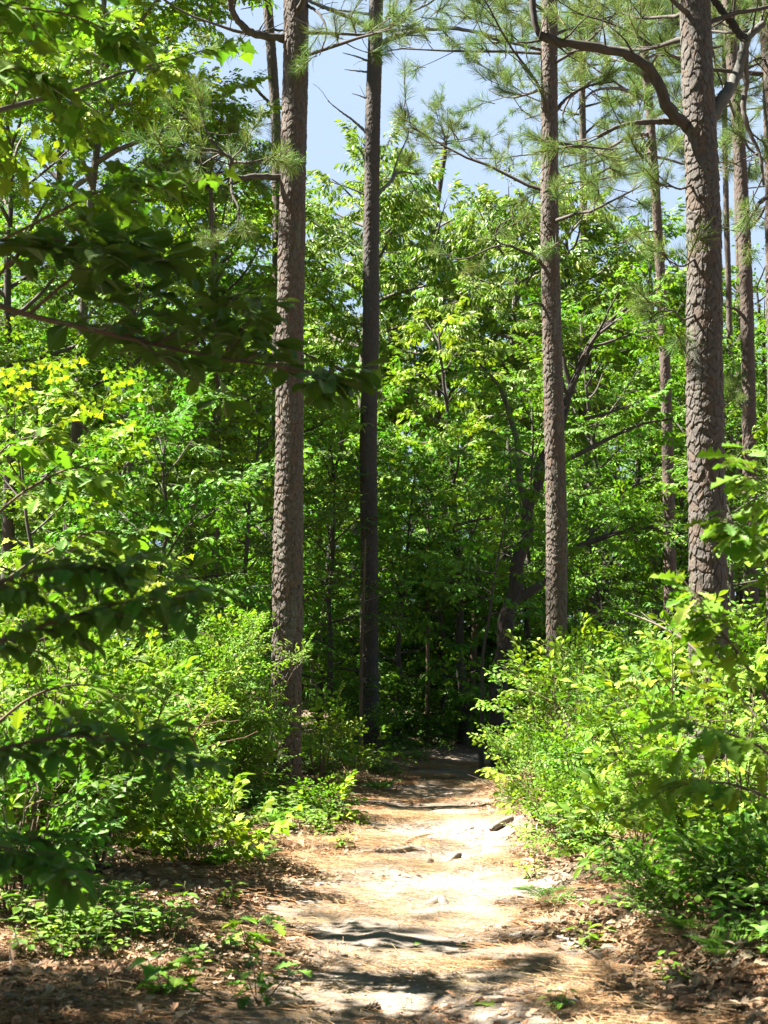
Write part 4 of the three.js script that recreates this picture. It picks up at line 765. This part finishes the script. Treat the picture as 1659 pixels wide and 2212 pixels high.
nearSapling('shade_sapling', 'blurred dark sapling leaves hanging low in front of the left bank', {
  s: 612, base: gxz(-1.5, -3.9), kind: 'ellip', mats: ['gloss', 'gloss', 'oakShadeTone', 'gloss'], L: 0.082, flat: 0.5, hang: 0.35,
  branches: [
    { px: [[-150, 2300, 3.9], [-120, 1800, 3.9], [-90, 1300, 3.9]], r: 0.014, n: 0 },
    { px: [[-100, 1420, 3.9], [40, 1370, 3.9], [160, 1330, 3.9], [280, 1300, 3.9], [390, 1290, 3.9]], r: 0.007, n: 26, tw: 0.18, leaves: 6, t0: 0.1 },
    { px: [[-100, 1300, 3.9], [20, 1250, 4.0], [150, 1220, 4.0], [250, 1230, 4.0]], r: 0.007, n: 22, tw: 0.14, leaves: 6, t0: 0.1 },
    { px: [[-110, 1650, 3.9], [30, 1610, 3.9], [160, 1590, 3.9], [300, 1610, 3.9], [360, 1640, 3.9]], r: 0.007, n: 26, tw: 0.18, leaves: 6, t0: 0.1 },
    { px: [[-110, 1900, 3.8], [-20, 1830, 3.8], [60, 1850, 3.8], [120, 1900, 3.8]], r: 0.006, n: 20, tw: 0.16, leaves: 6, t0: 0.1 },
  ],
});
nearSapling('maple_sapling', 'shaded maple leaves hanging from the top left corner', {
  s: 613, base: gxz(-2.4, -6), kind: 'maple', mats: ['maple', 'oakShadeTone'], L: 0.115, flat: 0.45, hang: 0.5,
  branches: [
    { px: [[-250, 900, 6.0], [-240, 400, 6.0], [-150, 0, 6.0]], r: 0.02, n: 0 },
    { px: [[-200, 150, 6.0], [-60, 30, 6.0], [80, 20, 6.0], [200, 50, 6.0], [270, 90, 6.0]], r: 0.009, n: 12, tw: 0.25, leaves: 6, t0: 0.25 },
    { px: [[-220, 300, 6.0], [-60, 170, 6.0], [60, 150, 6.0], [130, 200, 6.0]], r: 0.008, n: 9, tw: 0.22, leaves: 6, t0: 0.3 },
    { px: [[-240, 620, 6.2], [0, 520, 6.2], [140, 450, 6.2], [260, 400, 6.2], [380, 410, 6.2]], r: 0.01, n: 13, tw: 0.28, leaves: 6, t0: 0.3 },
  ],
});
nearSapling('oak_sapling', 'young oak with large lit lobed leaves at the right edge', {
  s: 614, base: gxz(1.75, -5.4), kind: 'oak', mats: ['lime', 'oak', 'lime'], L: 0.112, flat: 0.6, hang: 0.5,
  branches: [
    { px: [[1760, 1900, 5.4], [1680, 1560, 5.4], [1600, 1420, 5.4], [1540, 1340, 5.4], [1510, 1290, 5.4]], r: 0.011, n: 20, tw: 0.14, leaves: 4, t0: 0.45 },
    { px: [[1720, 1650, 5.4], [1690, 1350, 5.4], [1640, 1180, 5.4], [1570, 1120, 5.4]], r: 0.009, n: 18, tw: 0.14, leaves: 4, t0: 0.4 },
    { px: [[1700, 1300, 5.4], [1690, 1150, 5.4], [1660, 1060, 5.4], [1620, 1010, 5.4]], r: 0.007, n: 12, tw: 0.14, leaves: 4, t0: 0.3 },
    { px: [[1720, 1700, 5.4], [1650, 1620, 5.3], [1560, 1580, 5.2], [1480, 1560, 5.2]], r: 0.007, n: 9, tw: 0.13, leaves: 4, t0: 0.3 },
    { px: [[1730, 1800, 5.4], [1650, 1720, 5.0], [1560, 1690, 5.0], [1450, 1700, 5.0]], r: 0.007, n: 9, tw: 0.12, leaves: 4, t0: 0.3 },
  ],
});
nearSapling('oak_sapling', 'oak sapling with yellow-green leaves at the left edge above the shade', {
  s: 615, base: gxz(-2.35, -7.6), kind: 'oak', mats: ['lime', 'oak'], L: 0.15, flat: 0.5, hang: 0.45,
  branches: [
    { px: [[-60, 1850, 7.6], [-50, 1300, 7.6], [-40, 900, 7.6]], r: 0.014, n: 0 },
    { px: [[-50, 1050, 7.6], [20, 960, 7.6], [90, 940, 7.6]], r: 0.008, n: 7, tw: 0.2, leaves: 4 },
    { px: [[-50, 1150, 7.6], [70, 1050, 7.6], [170, 1010, 7.6], [230, 1030, 7.6]], r: 0.009, n: 11, tw: 0.2, leaves: 4 },
    { px: [[-50, 1300, 7.6], [90, 1200, 7.6], [200, 1150, 7.6], [300, 1160, 7.6]], r: 0.009, n: 12, tw: 0.2, leaves: 4 },
    { px: [[-50, 1600, 7.6], [80, 1500, 7.6], [190, 1480, 7.6], [260, 1510, 7.6]], r: 0.009, n: 10, tw: 0.2, leaves: 4 },
  ],
});
// oak and other seedlings on the ground
const seedling = (label, u, v, h, L, kind, mats, s, nb = 3, lv = 5) => {
  seed(s); const b = gp(u, v), t = thing('seedling', label, 'seedling', b), mb = new MB(), vars = leafVariants(kind);
  for (let i = 0; i < nb; i++) {
    const a = i / nb * 6.28 + rr(-0.5, 0.5), p = wander(V(0, -0.02, 0), V(Math.cos(a) * 0.5, 1, Math.sin(a) * 0.5), h * rr(0.7, 1.1), 4, 0.15, 0);
    mb.tube(p, taper(p, 0.004, 0.0015), 4, () => barkCol(BARKS.young));
    for (let q = 0; q < lv; q++) { const [sp] = along(p, lerp(0.4, 0.999, q / (lv - 1))), c = q * 2.4 + i, l = part('leaf', vars[(q + i) % 4], M[mats[q % mats.length]], t); l.applyMatrix4(placeM(sp, V(Math.cos(c), rr(-0.35, 0.25), Math.sin(c)), V(0, 1, 0).add(jit(0.4)), L * rr(0.7, 1.2))); }
  }
  part('stem', mb.geo(), wood, t); return t;
};
seedling('oak seedling with dark leaves at the lower left trail edge', 560, 2180, 0.28, 0.13, 'oak', ['oakShadeTone', 'oak'], 701, 4, 5);
seedling('oak seedling with lit leaves left of the trail', 540, 2060, 0.30, 0.12, 'oak', ['oak', 'lime'], 702, 4, 5);
seedling('shaded broad-leaved seedling near the bottom left', 360, 2170, 0.25, 0.11, 'maple', ['maple', 'oakShadeTone'], 703, 4, 5);
seedling('bright seedling in the middle of the left litter', 300, 1990, 0.22, 0.08, 'ellip', ['shrub', 'lime'], 704, 5, 6);
seedling('tiny seedling in a sun patch on the left', 490, 1960, 0.18, 0.07, 'ellip', ['shrub'], 705, 4, 6);
seedling('seedling with pointed yellow-green leaves right of the trail', 1275, 2050, 0.16, 0.11, 'ellip', ['lime', 'shrub'], 706, 3, 5);
seedling('small green seedling at the bottom right of the litter', 1450, 2130, 0.16, 0.07, 'ellip', ['shrub'], 707, 4, 6);
seedling('seedling at the bottom edge right of the trail', 1210, 2190, 0.12, 0.06, 'ellip', ['shrubShadeTone', 'shrub'], 708, 4, 5);
seedling('leafy seedling between trail and red pine', 700, 1800, 0.28, 0.09, 'obov', ['lime', 'shrub'], 709, 5, 6);
seedling('low bright seedling at the trail edge left of the roots', 740, 1835, 0.15, 0.07, 'ellip', ['shrub'], 710, 5, 6);
seedling('yellowish seedling right of the trail roots', 1150, 1900, 0.18, 0.06, 'ellip', ['lime'], 711, 5, 6);
seedling('oval-leaved seedling hanging before the red pine foot', 560, 1740, 0.35, 0.12, 'obov', ['shrub', 'lime'], 712, 4, 6);

// roots, sticks, cones and chips
function rod(name, label, cat, pxs, r0, r1, bark, lift = 0.0, sides = 8, knob = 0.25) {
  const P = pxs.map((q) => gp(q[0], q[1]).add(V(0, (q[2] ?? 0) + lift, 0))), base = P[0].clone(), p = smoothPath(P.map((q) => q.clone().sub(base)), 26), mb = new MB();
  const rad = p.map((_, i) => lerp(r0, r1, i / 26) * (1 + knob * (rnd() - 0.5))), d0 = V(0, 0, 0).subVectors(p[0], p[1]).normalize(), d1 = V(0, 0, 0).subVectors(p[26], p[25]).normalize();
  mb.tube([p[0].clone().addScaledVector(d0, 0.004), ...p, p[26].clone().addScaledVector(d1, 0.004)], [0.0005, ...rad, 0.0005], sides, () => barkCol(bark, 0.2));
  const t = thing(name, label, cat, base); part(cat === 'root' ? 'root_wood' : 'shaft', mb.geo(), wood, t); return t;
}
seed(801);
rod('tree_root', 'long low root crossing the left half of the trail', 'root', [[745, 1850, -0.02], [800, 1846, 0], [860, 1845, 0.015], [895, 1842, 0.02], [940, 1852, 0], [985, 1858, -0.03]], 0.035, 0.025, BARKS.dead);
rod('tree_root', 'knotted grey root arching on the trail right of the long root', 'root', [[960, 1868, -0.02], [975, 1862, 0.012], [990, 1856, 0.03], [1002, 1856, 0.02], [1016, 1864, -0.025]], 0.03, 0.035, BARKS.dead);
rod('tree_root', 'dark root running up the right bank', 'root', [[1020, 1876, -0.02], [1070, 1872, 0.01], [1100, 1862, 0.015], [1130, 1848, 0.0], [1150, 1835, -0.03]], 0.02, 0.03, BARKS.young);
rod('tree_root', 'thin surface root slanting across the sunny trail beyond', 'root', [[850, 1836, -0.01], [890, 1818, 0.01], [930, 1806, 0.005], [965, 1798, -0.02]], 0.02, 0.015, BARKS.dead);
rod('tree_root', 'dark worn root knob poking out of the middle of the trail', 'root', [[900, 1958, -0.03], [930, 1956, 0.0], [950, 1953, 0.015], [962, 1960, -0.02]], 0.035, 0.04, [0.16, 0.145, 0.13]);
rod('fallen_log', 'short broken log lying on the right bank', 'log', [[1062, 1800, 0.02], [1085, 1788, 0.03], [1105, 1780, 0.03]], 0.035, 0.03, BARKS.dead, 0.02, 10);
rod('bare_twig', 'forked bare twig standing by the right bank log', 'twig', [[1165, 1815, 0], [1160, 1805, 0.08], [1172, 1798, 0.18], [1178, 1795, 0.3]], 0.009, 0.004, BARKS.dead);
rod('fallen_stick', 'pale stick lying at the right trail edge above the seedling', 'stick', [[1205, 2050, 0.06], [1250, 2062, 0.05], [1300, 2085, 0.03]], 0.007, 0.005, BARKS.dead);
rod('fallen_stick', 'thin stick in the litter at the bottom right', 'stick', [[1260, 2172, 0.015], [1300, 2165, 0.015], [1345, 2160, 0.015]], 0.006, 0.004, BARKS.dead);
rod('fallen_stick', 'dark stick in the shaded litter on the left', 'stick', [[400, 2080, 0.02], [440, 2072, 0.03], [500, 2060, 0.02]], 0.008, 0.005, BARKS.young);
rod('fallen_stick', 'pale stick leaning in the litter on the far left', 'stick', [[20, 2120, 0.02], [30, 2040, 0.03], [60, 1980, 0.1]], 0.008, 0.005, BARKS.dead);
// dead branch slanting across the right thicket
{
  seed(810); const P = [[1350, 1322, 10.4], [1420, 1350, 10.3], [1480, 1385, 10.2], [1545, 1450, 10.1], [1620, 1530, 10], [1690, 1620, 9.9]].map((q) => at(...q)), base = gxz(P[5].x, P[5].z), p = smoothPath(P.map((q) => q.clone().sub(base)), 24), mb = new MB();
  const t = thing('dead_branch', 'long bare grey branch slanting through the right thicket', 'branch', base); mb.tube(p, taper(p, 0.006, 0.016), 6, () => barkCol(BARKS.dead)); part('shaft', mb.geo(), wood, t);
  for (const k of [0.1, 0.2, 0.32, 0.45, 0.6]) { const g = new MB(), [q, d] = along(p, k), w = wander(q, V(-d.x, rr(0.2, 1.2), rr(-0.6, 0.6)), rr(0.15, 0.4), 4, 0.2, 0); g.tube(w, taper(w, 0.005, 0.002), 4, () => barkCol(BARKS.dead)); part('twig', g.geo(), wood, t); }
}
// twisted red stem in the left thicket
{
  seed(811); const P = [[420, 1770, 12.6], [425, 1700, 12.6], [432, 1650, 12.6], [422, 1610, 12.5], [408, 1580, 12.5], [415, 1540, 12.4]].map((q) => at(...q)), base = gxz(P[0].x, P[0].z), p = smoothPath(P.map((q) => q.clone().sub(base)), 20), mb = new MB();
  const t = thing('twisted_stem', 'twisted reddish shrub stem in the left thicket', 'shrub', base); mb.tube(p, taper(p, 0.022, 0.01), 8, () => barkCol([0.2, 0.09, 0.05])); part('stem', mb.geo(), wood, t);
  for (const k of [0.4, 0.55, 0.7, 0.85, 0.95]) { const g = new MB(), [q] = along(p, k), w = wander(q, V(rr(-1, 1), rr(0, 0.5), rr(-0.6, 0.6)), rr(0.3, 0.6), 5, 0.3, 0); g.tube(w, taper(w, 0.009, 0.003), 5, () => barkCol([0.16, 0.09, 0.06])); part('twig', g.geo(), wood, t); }
}
// pine cones
function cone(label, u, v, s, turn, sd) {
  seed(sd); const b = gp(u, v).add(V(0, 0.02 * s, 0)), t = thing('pine_cone', label, 'pine cone', b), mb = new MB(), col = () => barkCol([0.10, 0.065, 0.045], 0.25);
  const core = []; for (let i = 0; i <= 6; i++) core.push(V((i / 6 - 0.5) * 0.08 * s, 0, 0)); mb.tube(core, core.map((_, i) => 0.016 * s * Math.sin((i + 0.6) / 6.8 * 3.1)), 8, col); part('core', mb.geo(), wood, t).rotation.y = turn;
  for (let i = 0; i < 46; i++) { const k = i / 46, a = i * 2.399, R = 0.027 * s * Math.sin((k * 0.85 + 0.12) * 3.14), sc = new MB(), x = (k - 0.5) * 0.08 * s, n = V(0.5, Math.cos(a), Math.sin(a)).normalize(), o = V(x, 0, 0), tip = V(x, 0, 0).addScaledVector(n, R * 1.3), S = V(0, -Math.sin(a), Math.cos(a)), w = 0.008 * s, c = col();
    const p1 = V(0, 0, 0).copy(tip).addScaledVector(S, w), p2 = V(0, 0, 0).copy(tip).addScaledVector(S, -w), p3 = V(0, 0, 0).copy(tip).add(V(0.006 * s, 0, 0)).addScaledVector(n, 0.004 * s), p4 = V(o.x - 0.006 * s, 0, 0); sc.tri(o, p1, p3, c); sc.tri(o, p3, p2, c); sc.tri(p4, p3, p1, c); sc.tri(p4, p2, p3, c); part('scale', sc.geo(), wood, t).rotation.y = turn; }
}
cone('dark pine cone on the sand at the bottom of the trail', 803, 2192, 1.0, 0.6, 821);
cone('small pine cone on the sunny trail below the knotted root', 930, 1868, 0.9, 1.4, 822);
cone('grey pine cone at the left edge of the trail', 615, 2095, 1.0, 2.2, 823);
// bark chips and stones
function chip(name, label, cat, u, v, sx, sy, sz, turn, colr, sd) {
  seed(sd); const g = new THREE.IcosahedronGeometry(1, 3), p = g.attributes.position, c = [];
  for (let i = 0; i < p.count; i++) { const x = p.getX(i), y = p.getY(i), z = p.getZ(i), k = 0.72 + 0.55 * fbm(x * 1.5 + sd, z * 1.5 + y, sd, 3); p.setXYZ(i, x * k * sx, Math.max(-0.4, y) * k * sy, z * k * sz); const q = 0.7 + 0.6 * fbm(x * 5, z * 5 + y * 3, sd + 3, 2); c.push(colr[0] * q, colr[1] * q, colr[2] * q); }
  g.setAttribute('color', new THREE.Float32BufferAttribute(c, 3)); g.computeVertexNormals();
  const b = gp(u, v).add(V(0, sy * 0.35, 0)), m = new THREE.Mesh(g, wood); m.name = numbered(name); m.position.copy(b); m.rotation.y = turn; m.castShadow = m.receiveShadow = true; m.userData = { label, category: cat }; scene.add(m);
}
chip('bark_chip', 'brown flake of bark on the sand near the bottom right of the trail', 'bark', 1100, 2168, 0.075, 0.022, 0.03, 0.1, [0.14, 0.09, 0.06], 831);
chip('bark_chip', 'grey bark flake on the right part of the trail', 'bark', 1115, 2022, 0.045, 0.012, 0.025, 0.3, [0.26, 0.24, 0.21], 832);
chip('stone', 'small round tan pebble in the middle of the trail', 'stone', 996, 2030, 0.024, 0.02, 0.022, 0, [0.42, 0.33, 0.22], 833);
chip('bark_chip', 'pale bark flake in the litter right of the trail', 'bark', 1172, 1930, 0.035, 0.015, 0.03, 0.8, [0.4, 0.38, 0.34], 834);
chip('bark_chip', 'lichen-grey bark piece at the bottom edge right of the trail', 'bark', 1232, 2180, 0.06, 0.03, 0.03, 0.5, [0.32, 0.33, 0.30], 835);
chip('bark_chip', 'grey bark piece among the leaves left of the trail', 'bark', 690, 1915, 0.04, 0.02, 0.03, 1.2, [0.28, 0.25, 0.22], 836);
// fallen green leaves on the sand
[[1012, 2183, 0.16, 'oak', 'large green fallen leaf at the bottom of the trail'], [1000, 2048, 0.07, 'oak', 'small green fallen leaf beside the tan pebble'], [915, 2050, 0.06, 'oak', 'greyish green fallen leaf in the middle of the trail'], [885, 2130, 0.05, 'ellip', 'tiny green fallen leaf near the trail bottom']].forEach(([u, v, s, k, label], i) => {
  seed(840 + i); const b = gp(u, v).add(V(0, 0.03, 0)), t = thing('fallen_leaf', label, 'leaf', b), l = part('leaf_blade', leafVariants(k)[i % 4], M.lime, t); l.applyMatrix4(placeM(V(0, 0, 0), V(Math.cos(i * 1.3 + 0.2), 0.02, Math.sin(i * 1.3)), V(0.05, 1, 0.1), s));
});
renderer.render(scene, camera);
